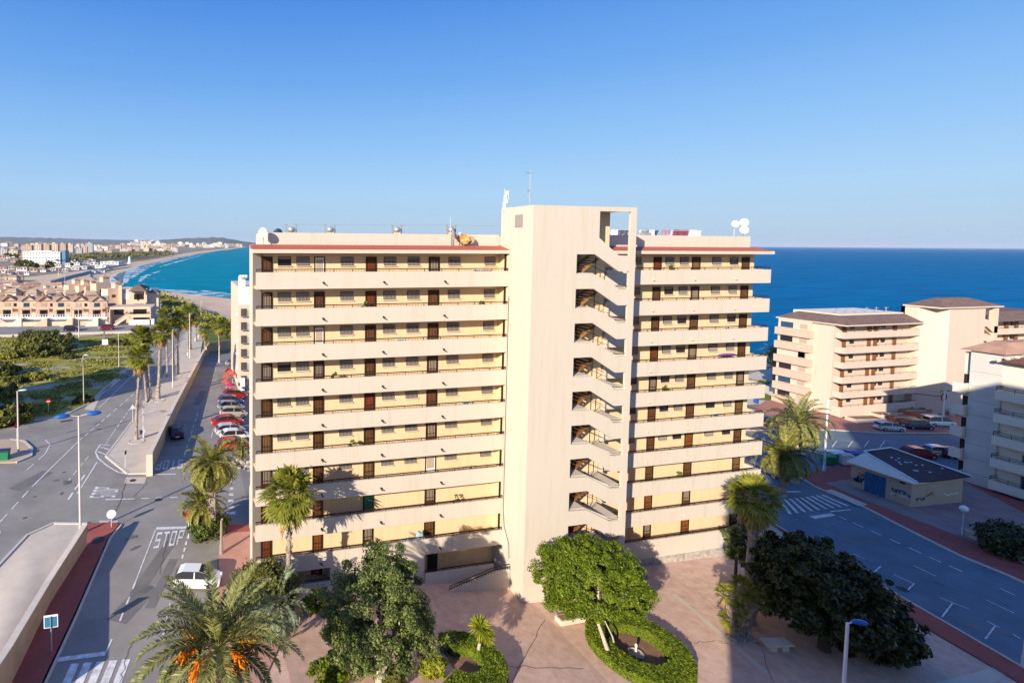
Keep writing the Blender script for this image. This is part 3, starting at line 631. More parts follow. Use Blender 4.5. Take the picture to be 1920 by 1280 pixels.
# doors & windows --------------------------------------------------
def door(x0,x1,zf,y,m,parent,bars=True,glass=False,top=2.19,label=None):
    w=x1-x0; mb=MB(); f=.07
    mb.at(0); mb.box(x0,x0+f,y-.07,y,zf,zf+top); mb.box(x1-f,x1,y-.07,y,zf,zf+top); mb.box(x0+f,x1-f,y-.07,y,zf+top-f,zf+top)
    mb.at(1); mb.box(x0+f,x1-f,y-.03,y,zf,zf+top-f)
    if glass: mb.at(2); mb.box(x0+f+.08,x1-f-.08,y-.04,y-.031,zf+.9,zf+top-f-.15)
    else:
        for a,b in ((.15,.95),(1.1,1.95)): mb.box(x0+f+.1,x1-f-.1,y-.045,y-.031,zf+a,zf+b)
    mb.box(x1-f-.1,x1-f-.06,y-.08,y-.046,zf+.98,zf+1.06) if not glass else None
    o=P('door',mb,[DARKM,m,BLIND],parent,label)
    if bars:
        g=MB(); n=6
        for i in range(n): x=x0+f+(w-2*f)*(i+.5)/n; g.box(x-.016,x+.016,y-.085,y-.06,zf+.05,zf+top-f)
        for z in (.1,.75,1.1,1.9): g.box(x0+f,x1-f,y-.09,y-.065,zf+z,zf+z+.05)
        P('grille',g,DARKM,o)
    return o
def window(x0,x1,z0,z1,y,parent,kind=0):
    mb=MB(); f=.05
    mb.at(0); mb.box(x0,x1,y-.05,y,z1-f,z1); mb.box(x0,x1,y-.05,y,z0,z0+f); mb.box(x0,x0+f,y-.05,y,z0+f,z1-f); mb.box(x1-f,x1,y-.05,y,z0+f,z1-f)
    mb.at(1 if kind<3 else 2); mb.box(x0+f,x1-f,y-.015,y,z0+f,z1-f)
    if kind<3: mb.at(2); mb.box(x0+f,x1-f,y-.022,y-.016,z1-f-(.12 if kind else .3),z1-f)
    mb.at(3); mb.box(x0-.06,x1+.06,y-.12,y,z0-.09,z0-.02)
    o=P('window',mb,[DARKM,GLASS,BLIND,TRIM],parent)
    if kind!=2 and kind!=4:
        g=MB(); n=9
        for i in range(n): x=x0+(x1-x0)*(i+.5)/n; g.box(x-.022,x+.022,y-.085,y-.06,z0+.02,z1-.02)
        g.box(x0,x1,y-.09,y-.062,z0+.1,z0+.13); g.box(x0,x1,y-.09,y-.062,z1-.15,z1-.12); P('grille',g,GRILLE,o)
    return o
LD=[(5.64,6.51),(9.81,10.67),(14.07,14.98),(19.53,20.49)]
LWN=[(6.93,7.95),(8.4,9.42),(11.98,13.04),(15.61,16.65),(17.67,18.73),(21.31,22.38),(24.66,25.66)]
# leaf material per door, row by row, as in the photograph (b brown, o orange, r red, t tan, w white, g green, x glazed)
LC=['bwrx','bbrb','bwbb','bbbr','bbrb','tbbr','rbtw','bbgx','robb']
DM={'b':WOOD,'o':WOODO,'r':WOODR,'t':WOODT,'w':WHITE,'g':GREEND,'x':WOOD}
rr=random.Random(11)
for k in range(9):
    zf=FL0-k*HS
    for (a,b),c in zip(LD,LC[k]): door(a,b,zf,YW,DM[c],B,bars=c not in 'wg',glass=c in 'wx' or rr.random()<.2,label={'w':'white door','g':'green door','o':'orange wooden door','r':'reddish wooden door'}.get(c))
    if k<7:
        for i,(a,b) in enumerate(LWN):
            window(a,b,zf+1.5,zf+2.18,YW,B,3 if (k,i) in((0,1),(2,0),(2,1),(5,1)) else (2 if (k,i) in ((0,0),(3,0)) else rr.choice((0,0,1))))
door(9.75,10.65,-1.67,YW,WOODR,B); door(19.9,20.8,-1.67,YW,BLACK,B,bars=False)
RD=[(41.88,42.71),(44.81,45.78)]; 
RDx=[(40.9,41.75),(44.81-.6,45.7-.6),(47.0,47.9)]
RD=[(41.86,42.72),(46.2,47.13),(52.06,52.97)]
RWN=[(39.4,40.5),(43.2,44.14),(44.82,45.78),(48.56,49.57),(50.65,51.6)]
RC=['rtb','bxb','bbb','rxb','xbx','bbt','bob','bbt','oxb','xox']
for k in range(10):
    zf=FL0-k*HS
    for (a,b),c in zip(RD,RC[k]): door(a,b,zf,YW,DM[c],B,bars=c not in 'wg',glass=c=='x')
    if k<7:
        for i,(a,b) in enumerate(RWN): window(a,b,zf+1.5,zf+2.18,YW,B,2 if rr.random()<.22 else rr.choice((0,1,3)) )
# wall lamps under the parapets
for k in range(9):
    z=P0-k*HS-.85
    for x in (10.2,15.1,20.3):
        mb=MB(); mb.box(x-.05,x+.05,YF-.12,YF-.003,z,z+.12); mb.tube([(x,YF-.1,z),(x+.12,YF-.2,z-.08)],.05,6); P('wall_lamp',mb,DARKM,B)
    for x in (40.5,45.,49.7):
        mb=MB(); mb.box(x-.05,x+.05,YF-.1,YF-.003,z,z+.1); mb.ell((x,YF-.12,z-.03),(.08,.07,.06),8,5); P('wall_lamp',mb,TRIM,B)
# ------------------------------------------------------------ stair tower
X0,X1,YT,YR=26.1,35.6,36.3,40.6; ZT=29.37
xs=[X0,30.08,31.78,34.05,35.05,X1]
def opz(k,x,top):      # height of slot k edge at x
    d=k*HS
    if top: pts=[(30.08,25.59),(31.75,25.59),(34.05,24.21),(35.05,24.21)]
    else: pts=[(30.08,24.06),(31.8,24.0),(34.1,22.77),(35.05,22.77)]
    return float(np.interp(x,[p[0] for p in pts],[p[1] for p in pts]))-d
mb=MB(); TH=.22
def strip(xa,xb,zb0,zb1,zt0,zt1):
    mb.hexa([(xa,YT,zb0),(xb,YT,zb1),(xb,YT+TH,zb1),(xa,YT+TH,zb0)],[(xa,YT,zt0),(xb,YT,zt1),(xb,YT+TH,zt1),(xa,YT+TH,zt0)])
mb.box(X0,30.08,YT,YT+TH,-4,ZT); mb.box(35.05,X1,YT,YT+TH,-4.5,ZT)
cols=[30.08,31.75,32.1,34.0,34.1,35.05]
for xa,xb in zip(cols,cols[1:]):
    for k in range(-1,10):
        ztop=(lambda x: ZT) if k==-1 else (lambda x,k=k: opz(k-1,x,False)) # solid between slot k-1 bottom and slot k top
        if k==-1: continue
        if k==0:
            # below the big roof opening
            rb=lambda x: float(np.interp(x,[30.08,32.1,34.0,35.05],[26.9,26.9,25.5,25.48]))
            strip(xa,xb,opz(0,xa,True),opz(0,xb,True),rb(xa),rb(xb)) if xa>=32.1 else strip(xa,xb,opz(0,xa,True),opz(0,xb,True),ZT,ZT)
        else: strip(xa,xb,opz(k,xa,True) if k<9 else -4.5,opz(k,xb,True) if k<9 else -4.5,opz(k-1,xa,False),opz(k-1,xb,False))
mb.box(32.1,35.05,YT,YT+TH,29.0,ZT)
P('tower_front',mb,STT,B)
mb=MB(); mb.box(X0,X0+.22,YT+TH+.003,YR,-4,ZT-.002); P('tower_side',mb,STT,B)
mb=MB(); mb.box(X0+.223,32.0,YR-.2,YR,24,ZT-.002); mb.box(31.9,32.09,YT+TH+.003,YR-.203,26.0,ZT-.26); P('tower_rear_wall',mb,STT,B)
mb=MB(); mb.box(30.,GY(1142,420,38.3).x,38.2,38.4,26.2,29.1); P('stairhead_wall',mb,STY,B)
mb=MB(); mb.box(X0+.223,X1,YT+TH+.003,YR-.203,ZT-.25,ZT-.004); P('tower_roof',mb,STT,B)
mb=MB(); mb.box(X1-.2,X1,YR-.2,YR,25.,ZT-.255); P('corner_column',mb,STT,B)
for k in range(1,10): 
    z=FL0-k*HS; mb=MB(); mb.box(X1-.15,X1-.003,38.9,YW-.01,z-.2,z+.95); P('landing_parapet',mb,STT,B)
mb=MB(); mb.box(28.2,29.95,YT+TH+.01,39.,-4,26); P('lift_shaft',mb,STY,B)
mb=MB(); mb.box(29.95,35.3,39.2,39.35,-4,25.4); P('stairwell_wall',mb,STY,B)
for k in range(10):
    z=FL0-k*HS     # floor of storey k; landing at left half-height
    zl=z+1.0
    mb=MB(); mb.hexa([(31.75,YT+.26,zl-.2),(34.1,YT+.26,z-.28),(34.1,37.5,z-.28),(31.75,37.5,zl-.2)],[(31.75,YT+.26,zl),(34.1,YT+.26,z-.08),(34.1,37.5,z-.08),(31.75,37.5,zl)]); 
    mb.box(29.96,31.745,YT+.26,39.19,zl-.2,zl); mb.box(34.105,35.04,YT+.26,39.19,z-.28,z-.08); P('stair_flight',mb,STT,B)
    mb=MB(); n=8      # rear flight: open treads rising to the right
    for i in range(n):
        t=(i+.5)/n; x=31.7+2.3*t; zz=zl+(HS-1.08)*t-.05; mb.box(x-.17,x+.17,37.75,39.1,zz,zz+.07)
    for y in (37.72,39.12): mb.hexa([(31.7,y,zl-.15),(34.,y,zl+1.5),(34.,y+.06,zl+1.5),(31.7,y+.06,zl-.15)],[(31.7,y,zl+.08),(34.,y,zl+1.73),(34.,y+.06,zl+1.73),(31.7,y+.06,zl+.08)])
    P('stair_treads',mb,WOODT if k<3 else WOOD,B)
    mb=MB()
    for x in (31.4,33.0): pb=MB(); pb.box(x-.025,x+.025,37.6,37.65,z-.1,z+2.55); P('stair_post',pb,DARKM,B)
    mb=MB()
    rb=MB(); rb.tube([(33.9,YT+.12,opz(k,34.1,False)+.28),(34.2,YT+.12,opz(k,34.1,False)+.22),(35.05,YT+.12,opz(k,34.1,False)+.22)],.022,6) if k<9 else rb.box(33.,33.1,37,37.1,z,z+.1)
    P('slot_rail',rb,DARKM,B)
    mb.tube([(31.75,37.45,zl+.9),(34.1,37.45,z+.85)],.025,6); mb.tube([(31.7,37.7,zl+.8),(34,37.7,zl+2.4)],.02,6)
    P('stair_railing',mb,DARKM,B)
mb=MB(); p=GX(961,415,26.09); mb.box(26.05,26.098,37.6,38.6,p.z-.5,p.z+.5); 
for i in range(3): mb.box(26.03,26.05,37.65+i*.33,37.9+i*.33,p.z-.45,p.z+.45)
P('vent_grille',mb,GRILLE,B)
# cable on the tower side
mb=MB(); mb.tube([(26.07,39.2,22),(26.07,39.2,4),(26.06,39.0,2.6),(26.06,38.3,1.5),(26.06,38.2,0.3)],.025,5); P('cable',mb,DARKM,B)
# ============================================================ things on the roof and balconies
def dish(u,v,Y,r,az,name='satellite_dish',label='',m=WHITE,base=None,el=.5,feed=WHITE):
    p=GY(u,v,Y); t=T(name,label,'satellite dish',(p.x,p.y,(base if base is not None else p.z-1)),az,'satellite dishes on the roofs')
    h=p.z-t.location.z; mb=MB(); n=18
    prof=[(0,.0),(r*.5,.03*r*2),(r*.8,.10*r*2),(r,.17*r*2)]
    vs=[];fs=[]
    for i,(q,d) in enumerate(prof):
        for j in range(n):
            a=2*math.pi*j/n; x=q*math.cos(a); z=q*math.sin(a)*1.06; y=-d
            vs.append((x,y*math.cos(el)-z*math.sin(el)*.0+z*math.sin(el)*.5,h+z*math.cos(el*.6)))
    for i in range(3): fs+=[(i*n+j,i*n+(j+1)%n,(i+1)*n+(j+1)%n,(i+1)*n+j) for j in range(n)]
    mb.add(vs,fs); b2=MB(); b2.v=[(x,y+.03,z) for x,y,z in mb.v]; b2.f=[f[::-1] for f in mb.f]; mb.add(b2.v,b2.f)
    P('reflector',mb,m,t,smooth=True)
    mb=MB(); mb.tube([(0,.08,0),(0,.08,h)],.03,6); mb.tube([(0,.05,h),(0,-.0,h)],.04,6); P('mast',mb,GALV,t)
    mb=MB(); mb.tube([(0,-.05,h-r),(0,-r*1.1,h-.1*r)],.014,5); mb.ell((0,-r*1.12,h-.08*r),(.06,.1,.06),8,5); P('feed_arm',mb,feed,t)
    return t
dish(493,436,40.2,.36,R(-35),label='white satellite dish on the left end of the roof edge',base=25.9)
dish(521,437,47,.42,R(170),label='dark blue satellite dish behind the left roof parapet',m=mat('dish_navy',(.02,.03,.08),.5),base=26.3)
dish(848,436,40.45,.55,R(60),label='grey mesh satellite dish turned sideways beside the thin roof mast',m=GALV,base=26.0)
dish(870,448,40.3,.42,R(-10),label='orange faced satellite dish with brackets on the parapet before the tower',m=mat('dish_orange',(.62,.27,.05),.6),base=26.2)
dish(860,450,40.5,.30,R(40),label='small brown satellite dish left of the orange one',m=mat('dish_brown',(.35,.22,.14),.6),base=26.2)
dish(883,450,40.5,.32,R(-40),label='small brown satellite dish right of the orange one',m=mat('dish_brown',(.35,.22,.14),.6),base=26.2)
dish(1378,420,42,.33,R(-25),label='small white round dish, leftmost of three on the right wing roof',base=27.2)
dish(1395,417,42,.37,R(-40),label='white round dish, uppermost of three on the right wing roof',base=27.2)
dish(1395,431,41.6,.36,R(-40),label='white round dish, lowest of three on the right wing roof',base=27.2)
for i,(u,lab) in enumerate(((546,'round grey roof vent with posts, nearest the left roof end'),(619,'round grey roof vent with twin posts, second from the left roof end'),(744,'round grey roof vent with twin posts in the middle of the left roof'),(846,'grey roof vent with twin posts behind the sideways mesh dish'))):
    p=GY(u,436,43.5); t=T('roof_vent',lab,'vent',(p.x,43.5,26.25),0,'roof vents on the left wing'); z=p.z-26.25
    mb=MB(); mb.box(-.22,.22,-.22,.22,0,z); P('vent_base',mb,STU,t)
    mb=MB(); mb.lathe([(.12,z),(.3,z+.1),(.33,z+.35),(.2,z+.45),(.0,z+.5)],0,0,12); P('cowl',mb,GALV,t,smooth=True)
    mb=MB()
    for x in (-.42,.42): mb.box(x-.04,x+.04,-.04,.04,0,z+.62); mb.box(x-.14,x+.14,-.04,.04,z+.6,z+.66)
    P('posts',mb,GRILLE,t)
mb=MB(); p=GY(842,407,40.9); mb.tube([(p.x,40.62,25.9),(p.x,40.62,p.z)],[.035,.025],6); mb.box(p.x-.12,p.x+.12,40.6,40.64,p.z-.3,p.z-.27); M('roof_mast',mb,GALV,'thin bare mast clamped to the left wing roof parapet','mast')
mb=MB()
pz=GY(700,421,43.5).z; pts=[GY(u,v,43.5) for u,v in ((546,420),(619,421.5),(744,422),(846,422),(938,424))]
mb.tube(pts,.008,4); M('roof_wire',mb,GALV,'thin wire strung between the vents above the left wing roof','wire')
# tower antennas
t=T('cell_antenna','cluster antenna on a short mast at the tower left rear corner','antenna',(26.2,40.4,28.6))
mb=MB(); mb.tube([(0,-.1,-.9),(0,-.1,2.1)],.04,6); P('mast',mb,GALV,t)
mb=MB(); mb.box(-.12,.12,-.3,-.12,1.2,1.9); mb.box(.05,.22,-.3,-.12,1.5,2.2); mb.box(-.2,-.05,-.3,-.12,.6,1.2); mb.box(.02,.14,-.25,-.1,.3,.7); mb.tube([(-.1,-.2,2.),(-.1,-.2,2.4)],.015,5); P('panels',mb,WHITE,t)
t=T('tv_antenna','tall thin television aerial on top of the stair tower','antenna',(26.35,37.2,29.35))
mb=MB(); mb.tube([(0,0,0),(0,0,2.75)],.03,6); P('mast',mb,GALV,t)
mb=MB(); mb.tube([(-.35,0,2.6),(.1,0,2.6)],.015,5)
for i in range(5): mb.tube([(-.33+i*.09,-.2,2.6),(-.33+i*.09,.2,2.6)],.01,4)
mb.tube([(-.15,0,1.15),(.15,0,1.15)],.015,5); mb.box(-.22,-.05,-.04,.04,1.1,1.3); P('aerial',mb,GALV,t)
# washing lines on the right wing roof
t=T('washing_line','line of posts and wire across the right wing roof','washing line',(0,0,0))
mb=MB(); Yl=44.5
us=[1146,1200,1215,1312]; 
for u in us: p=GY(u,432,Yl); mb.tube([(p.x,Yl,26.25),(p.x,Yl,p.z)],.035,6)
a,b=GY(1142,430.5,Yl),GY(1312,433.5,Yl)
for dy in (0,.4): mb.tube([(a.x,Yl+dy,a.z),(b.x,Yl+dy,b.z)],.012,4)
P('posts_and_wire',mb,WHITE,t)
LAU=[(1145,1158,'white sheet',(.75,.76,.80)),(1160,1182,'dark grey towel',(.10,.10,.14)),(1166,1178,'pale shirt',(.6,.62,.66)),(1200,1212,'light blue cloth',(.55,.62,.72)),(1214,1228,'white towel',(.72,.74,.78)),(1226,1237,'navy shorts',(.05,.06,.12)),(1240,1256,'plum and grey shirt',(.35,.22,.30)),(1250,1262,'lilac cloth',(.5,.45,.6)),(1264,1292,'maroon blanket',(.22,.05,.08)),(1293,1306,'pale blue towel',(.5,.6,.7))]
for i,(u0,u1,nm,c) in enumerate(LAU):
    p,q=GY(u0,431,Yl),GY(u1,431,Yl); w_=q.x-p.x; mb=MB(); n=8; y=-.02-.01*i
    dy=.25*(i%3-1)
    vs=[];fs=[]
    for j in range(n+1):
        x=p.x+w_*j/n
        for r_,zz in ((0,p.z),(1,p.z-.35),(2,p.z-.72)): vs.append((x-.12*r_*(i%2),Yl+dy*.3+.05*math.sin(j*1.9+i)*r_,zz+.02*math.sin(j)))
    for j in range(n):
        for r_ in range(2): a_=j*3+r_; fs.append((a_,a_+3,a_+4,a_+1))
    mb.add(vs,fs); o=M('laundry',mb,mat('cloth_'+nm.replace(' ','_'),c,.9),nm+' hung on the roof washing line above the right wing','laundry','clothes drying on the roof')
mb=MB(); p=GY(1210,440,44); mb.box(p.x-.4,p.x+.4,43.7,44.3,26.25,27.6); mb.ell((p.x,44,27.75),(.4,.3,.2),10,6); M('water_tank',mb,GALV,'small grey tank between the clothes on the right roof','tank')
mb=MB(); p=GY(1304,440,44); mb.box(p.x-.3,p.x+.3,43.7,44.3,26.25,27.75);mb.box(p.x-.36,p.x+.36,43.66,44.34,27.753,27.82); M('roof_cabinet',mb,WHITE,'white roof cabinet at the right end of the washing line','cabinet')
# sunlounger, drying rack, towels on balconies
t=T('sunlounger','folded blue and white sunlounger leaning on the lowest left balcony','lounger',(GY(772,1003,YF+.3).x,YF+.45,2.13-.05))
mb=MB(); mb.hexa([(-.9,-.2,-.1),(.6,-.2,-.1),(.6,.2,-.1),(-.9,.2,-.1)],[(-.9,-.2,0),(.6,-.2,0),(.6,.2,0),(-.9,.2,0)]); mb.hexa([(.5,-.2,.0),(1.,-.2,.0),(1.,.2,.0),(.5,.2,.0)],[(.65,-.2,.5),(.95,-.2,.45),(.95,.2,.45),(.65,.2,.5)]); P('cushion',mb,mat('lounger_cloth',(.35,.55,.62),.8,noise=.3,nscale=6),t)
mb=MB(); 
for x in (-.9,-.5,.5,.95): mb.tube([(x,-.22,-.6),(x+.15,-.22,.1)],.02,5)
mb.tube([(-1.1,-.22,.35),(-.85,-.22,-.05),(1.,-.22,-.05)],.02,5); P('frame',mb,WHITE,t)
mb=MB(); p=GY(906,505,YF+.5); 
mb.box(p.x-.9,p.x-.3,YF+.4,YF+.43,23.7,24.27); mb.box(p.x-.2,p.x+.7,YF+.42,YF+.45,23.7,24.22); M('towel',mb,mat('towel_white',(.7,.72,.75),.9),'white towels over the rail at the right of the top left balcony','towel')
mb=MB(); p=GY(1362,662,YF+.5); vs=[]
mb.ell((p.x,YF+.4,P0-3*HS+.2),(1.1,.25,.14),16,6); M('purple_plant',mb,mat('bougainvillea',(.30,.05,.42),.9,noise=.5,nscale=5),'purple cloth draped along the fourth balcony of the right wing','cloth')
gh=random.Random(31); LIFE=[]
def gx_(i): return i
for i,(k,x,kind) in enumerate(((1,3.2+10.6,'pot'),(2,17.,'chair'),(3,11.4,'pot'),(4,22.9,'chair'),(5,12.9,'pot'),(6,22.9,'bike'),(7,22.0,'pot'),(0,43.,'pot'),(2,49.9,'chair'),(4,43.,'pot'),(5,49.,'chair'),(7,45.,'pot'),(1,24.,'pot'))):
    zf=FL0-k*HS+.003; side='left wing' if x<30 else 'right wing'; fl=('top','second','third','fourth','fifth','sixth','seventh','eighth')[k]
    if kind=='pot':
        t=T('potted_plant',f'tall potted plant on the {fl} gallery of the {side}'+(' near the tower' if x==24. else ''),'plant',(x,YF+.5,zf)); mb=MB(); mb.lathe([(.14,0),(.2,.45),(.22,.5),(.16,.5)],0,0,10); P('pot',mb,TERRA,t); c,nr=crown_pts((0,0,.95),(.3,.3,.45),8,24,.14,seed=300+i); leaves('foliage',c,nr,.11,LHEDGE,t)
    elif kind=='chair':
        t=T('drying_rack',f'white folding drying rack on the {fl} gallery of the {side}','drying rack',(x,YF+.6,zf)); mb=MB()
        for dx in (-.5,.5): mb.tube([(dx,-.3,0),(dx,.3,1.05)],.015,5); mb.tube([(dx,.3,0),(dx,-.3,1.05)],.015,5)
        for q in range(5): mb.tube([(-.5,-.3+.15*q,1.05),(.5,-.3+.15*q,1.05)],.01,4)
        P('frame',mb,WHITE,t); mb=MB(); mb.box(-.4,.1,-.05,-.03,.6,1.06); P('cloth',mb,mat('cloth_blue',(.25,.4,.55),.9),t)
    else:
        mb=MB(); mb.tube([(-.6,0,1.0),(.6,0,1.1)],.02,5); mb.tube([(-.6,0,.5),(.6,0,.95)],.02,5); mb.tube([(-.55,0,.3),(.3,0,1.1)],.02,5); mb.box(-.62,-.58,-.02,.02,0,1.05); mb.box(.58,.62,-.02,.02,0,1.12); M('folded_frame',mb,GRILLE,'folded metal frame leaning on the seventh gallery of the left wing','frame',loc=(x,YF+.7,zf))
# ============================================================ the block the photographer stands on (behind and beside the camera)
B2=T('apartment_building','taller cream block from whose balcony the view is seen','building',(0,0,0)); zc=26.9
mb=MB(); mb.box(1.2,9,-15,-1.6,-4,27.3); P('wall',mb,STU,B2); mb=MB(); mb.box(9.003,28,-15,-1.6,-4,31.2); P('wall',mb,STU,B2); mb=MB(); mb.box(28.003,44,-15,-1.6,-4,36.6); P('wall',mb,STU,B2)
for k in range(9):
    z=zc-2.8*(k+1)
    for i in range(8): mb=MB(); mb.box(3+i*5,4.6+i*5,-1.594,-1.54,z+.9,z+2.1); P('window',mb,GLASS,B2)
    mb=MB(); mb.box(1.2,44,-1.6,-1.2,z-.1,z+.1); P('ledge',mb,TRIM,B2)
# ============================================================ vegetation
def unit(v): v=np.asarray(v,float); return v/np.linalg.norm(v)
def fan_crown(r,nl,seed,e0=80,e1=-45,seg=15,drop=.35):
    g=np.random.default_rng(seed); V=[]
    for i in range(nl):
        t=i/(nl-1); el=R(e0+(e1-e0)*t**.9+g.normal(0,7)); ph=i*2.39996+g.normal(0,.2)
        d=np.array([math.cos(ph)*math.cos(el),math.sin(ph)*math.cos(el),math.sin(el)])
        pl=r*.50*g.uniform(.85,1.15); hub=d*pl; hub[2]-=.10*pl*max(0,math.cos(el))
        side=unit(np.cross(d,[0,0,1])+g.normal(0,.12,3)); nrm=np.cross(side,d)
        # petiole
        w=.025*r; V+= [[-side*w,side*w,hub+side*w*.5,hub-side*w*.5]]
        L=r*.52*g.uniform(.85,1.15)
        for s in range(seg):
            a=R(-105+210*(s+.5)/seg); q=d*math.cos(a)+side*math.sin(a)
            q=unit(q+nrm*.25*abs(math.sin(a))); l=L*(1-.25*abs(a)/1.9)*g.uniform(.9,1.1)
            m=hub+q*l*.6; dr=np.array([0,0,-1.])*l*drop*g.uniform(.5,1.5); tip=hub+q*l+dr*.7; m=m+dr*.12
            ww=unit(np.cross(q,nrm))*l*.085
            V.append([hub,m-ww,m+nrm*l*.03,m+ww]); V.append([m-ww,tip-ww*.15,tip+ww*.15,m+ww])
    return np.array(V).reshape(-1,3)
def dead_skirt(r,nl,seed,L=.8):
    g=np.random.default_rng(seed); V=[]
    for i in range(nl):
        ph=g.uniform(0,6.28); o=np.array([math.cos(ph),math.sin(ph),0]); z=-g.uniform(.1,.45)*r
        a=o*.12*r+[0,0,z]; b=o*r*g.uniform(.22,.42)+[0,0,z-r*L*g.uniform(.4,.8)]; s=np.array([-o[1],o[0],0])*r*.07
        V+=[[a-s*.4,b-s,b+s,a+s*.4]]
        for k in range(3):
            c=b+o*g.normal(0,.05)*r+[g.normal(0,.08)*r,g.normal(0,.08)*r,-r*g.uniform(.1,.35)]; V+=[[b-s*.6,c,c+s*.2,b+s*.6]]
    return np.array(V).reshape(-1,3)
def trunk_mb(h,r0,r1,lean=(0,0),seed=0,boots=0.,knobs=0):
    g=random.Random(seed); mb=MB(); pts=[];rad=[];n=26
    for i in range(n+1):
        t=i/n; pts.append((lean[0]*t**1.3+.04*math.sin(t*9+seed),lean[1]*t**1.3,h*t)); rad.append((r0+(r1-r0)*min(1,t*1.6))*(1.0+.10*g.uniform(-1,1))+ (r0*.35*max(0,1-t*9)))
    mb.tube(pts,rad,9)
    for i in range(knobs):      # leaf-base stubs
        t=g.uniform(.04,1)**.8; a=g.uniform(0,6.28); x=lean[0]*t**1.3;y=lean[1]*t**1.3; rr_=(r0+(r1-r0)*t)
        c=Vector((x+math.cos(a)*rr_,y+math.sin(a)*rr_,h*t)); o=Vector((math.cos(a),math.sin(a),1.2)).normalized()*(.14+boots)
        s=Vector((-math.sin(a),math.cos(a),0))*.07
        mb.hexa([c-s,c+s,c+s-Vector((0,0,.1)),c-s-Vector((0,0,.1))],[c+o-s*.6,c+o+s*.6,c+o+s*.6-Vector((0,0,.05)),c+o-s*.6-Vector((0,0,.05))])
    return mb
def fan_palm(base,top,r,seed,label,group=None,nl=44,tr=(.24,.17),e1=-45,name='fan_palm',skirt=60,lm=None):
    t=T(name,label,'palm tree',base,0,group); v=Vector(top)-Vector(base)
    P('trunk',trunk_mb(v.z,tr[0],tr[1],(v.x,v.y),seed,0,70),BARK,t,smooth=False)
    o=raw('crown',fan_crown(r,nl,seed,e1=e1)+np.array(v),4,lm or LFAN,t)
    if skirt: raw('dead_fronds',dead_skirt(r,skirt,seed+5)+np.array(v),4,LDRY,t)
    return t
def date_fronds(r,n,seed,emax=82,emin=-25,pairs=46,ll=.40,w=.045,droop=1.0):
    g=np.random.default_rng(seed); V=[];RC=[]
    for i in range(n):
        t=i/(n-1); el=R(emax+(emin-emax)*t**.85+g.normal(0,5)); ph=i*2.39996+g.normal(0,.15)
        L=r*g.uniform(.88,1.12); o=np.array([math.cos(ph),math.sin(ph),0]); sg=g.normal(0,.10)
        sd=np.array([-o[1],o[0],0]); p=o*.15; pts=[p]; m=12; dl=L/m; e=el
        for k in range(m):
            e-= (droop*.17*(.35+.9*math.cos(el)**1)*(k/m+.35)); dirv=o*math.cos(e)+sd*sg*(k/m)+np.array([0,0,math.sin(e)]); p=p+unit(dirv)*dl; pts.append(p)
        pts=np.array(pts)
        for a,b,wa in zip(pts,pts[1:],np.linspace(.035,.01,m)):
            RC.append([a-sd*wa,b-sd*wa*.8,b+sd*wa*.8,a+sd*wa])
        for k in range(pairs):
            s=.12+.88*(k+g.uniform(0,.6))/pairs; f=s*m; j=min(int(f),m-1); q=pts[j]+(pts[j+1]-pts[j])*(f-j); d=unit(pts[j+1]-pts[j])
            l=ll*r*.42*math.sin(math.pi*(.12+.85*s))**.6
            nr=np.cross(sd,d)
            if nr[2]<0: nr=-nr
            for sgn in (-1,1):
                dd=unit(d*.75+sd*sgn*.8+nr*.35+g.normal(0,.10,3)+np.array([0,0,-.10])); tip=q+dd*l+np.array([0,0,-.12*l]); ww=unit(np.cross(dd,nr+g.normal(0,.3,3)))*w
                mid=q+dd*l*.45
                V.append([q-ww*.4,mid-ww,tip,mid+ww])
    return np.array(V).reshape(-1,3),np.array(RC).reshape(-1,3)
def date_palm(base,cz,r,seed,label,n=70,fruit=0,mleaf=None,tr=(.32,.30),group=None,name='date_palm',lean=(0,0),**kw):
    t=T(name,label,'palm tree',base,0,group); h=cz-base[2]
    P('trunk',trunk_mb(h,tr[0],tr[1],lean,seed,.05,150),BARK,t)
    off=np.array([lean[0],lean[1],h])
    v,rc=date_fronds(r,n,seed,**kw); cr=raw('crown',v+off,4,mleaf or LDATE,t); raw('frond_stems',rc+off,4,LDATE2,cr)
    g=np.random.default_rng(seed+3)
    for k in range(fruit):
        ph=-math.pi/2+ (k-(fruit-1)/2)*2*math.pi/fruit*1.0+g.normal(0,.15); o=np.array([math.cos(ph),math.sin(ph),0]); V=[]
        a=o*.3+[0,0,-.05]; b=o*g.uniform(1.3,1.7)+[0,0,g.uniform(.15,.55)]
        for s in range(190):
            st=a+(b-a)*g.uniform(.55,1); e=st+o*g.uniform(.05,.45)+g.normal(0,.14,3)+[0,0,-g.uniform(.15,.6)]; w=np.cross(unit(e-st),g.normal(0,1,3)); w=unit(w)*.028
            V+=[[st-w,e-w,e+w,st+w]]
        sd=np.array([-o[1],o[0],0])*.035; V+=[[a-sd,b-sd,b+sd,a+sd]]
        raw('fruit_cluster',np.array(V).reshape(-1,3)+off,4,ORANGE,t)
    return t
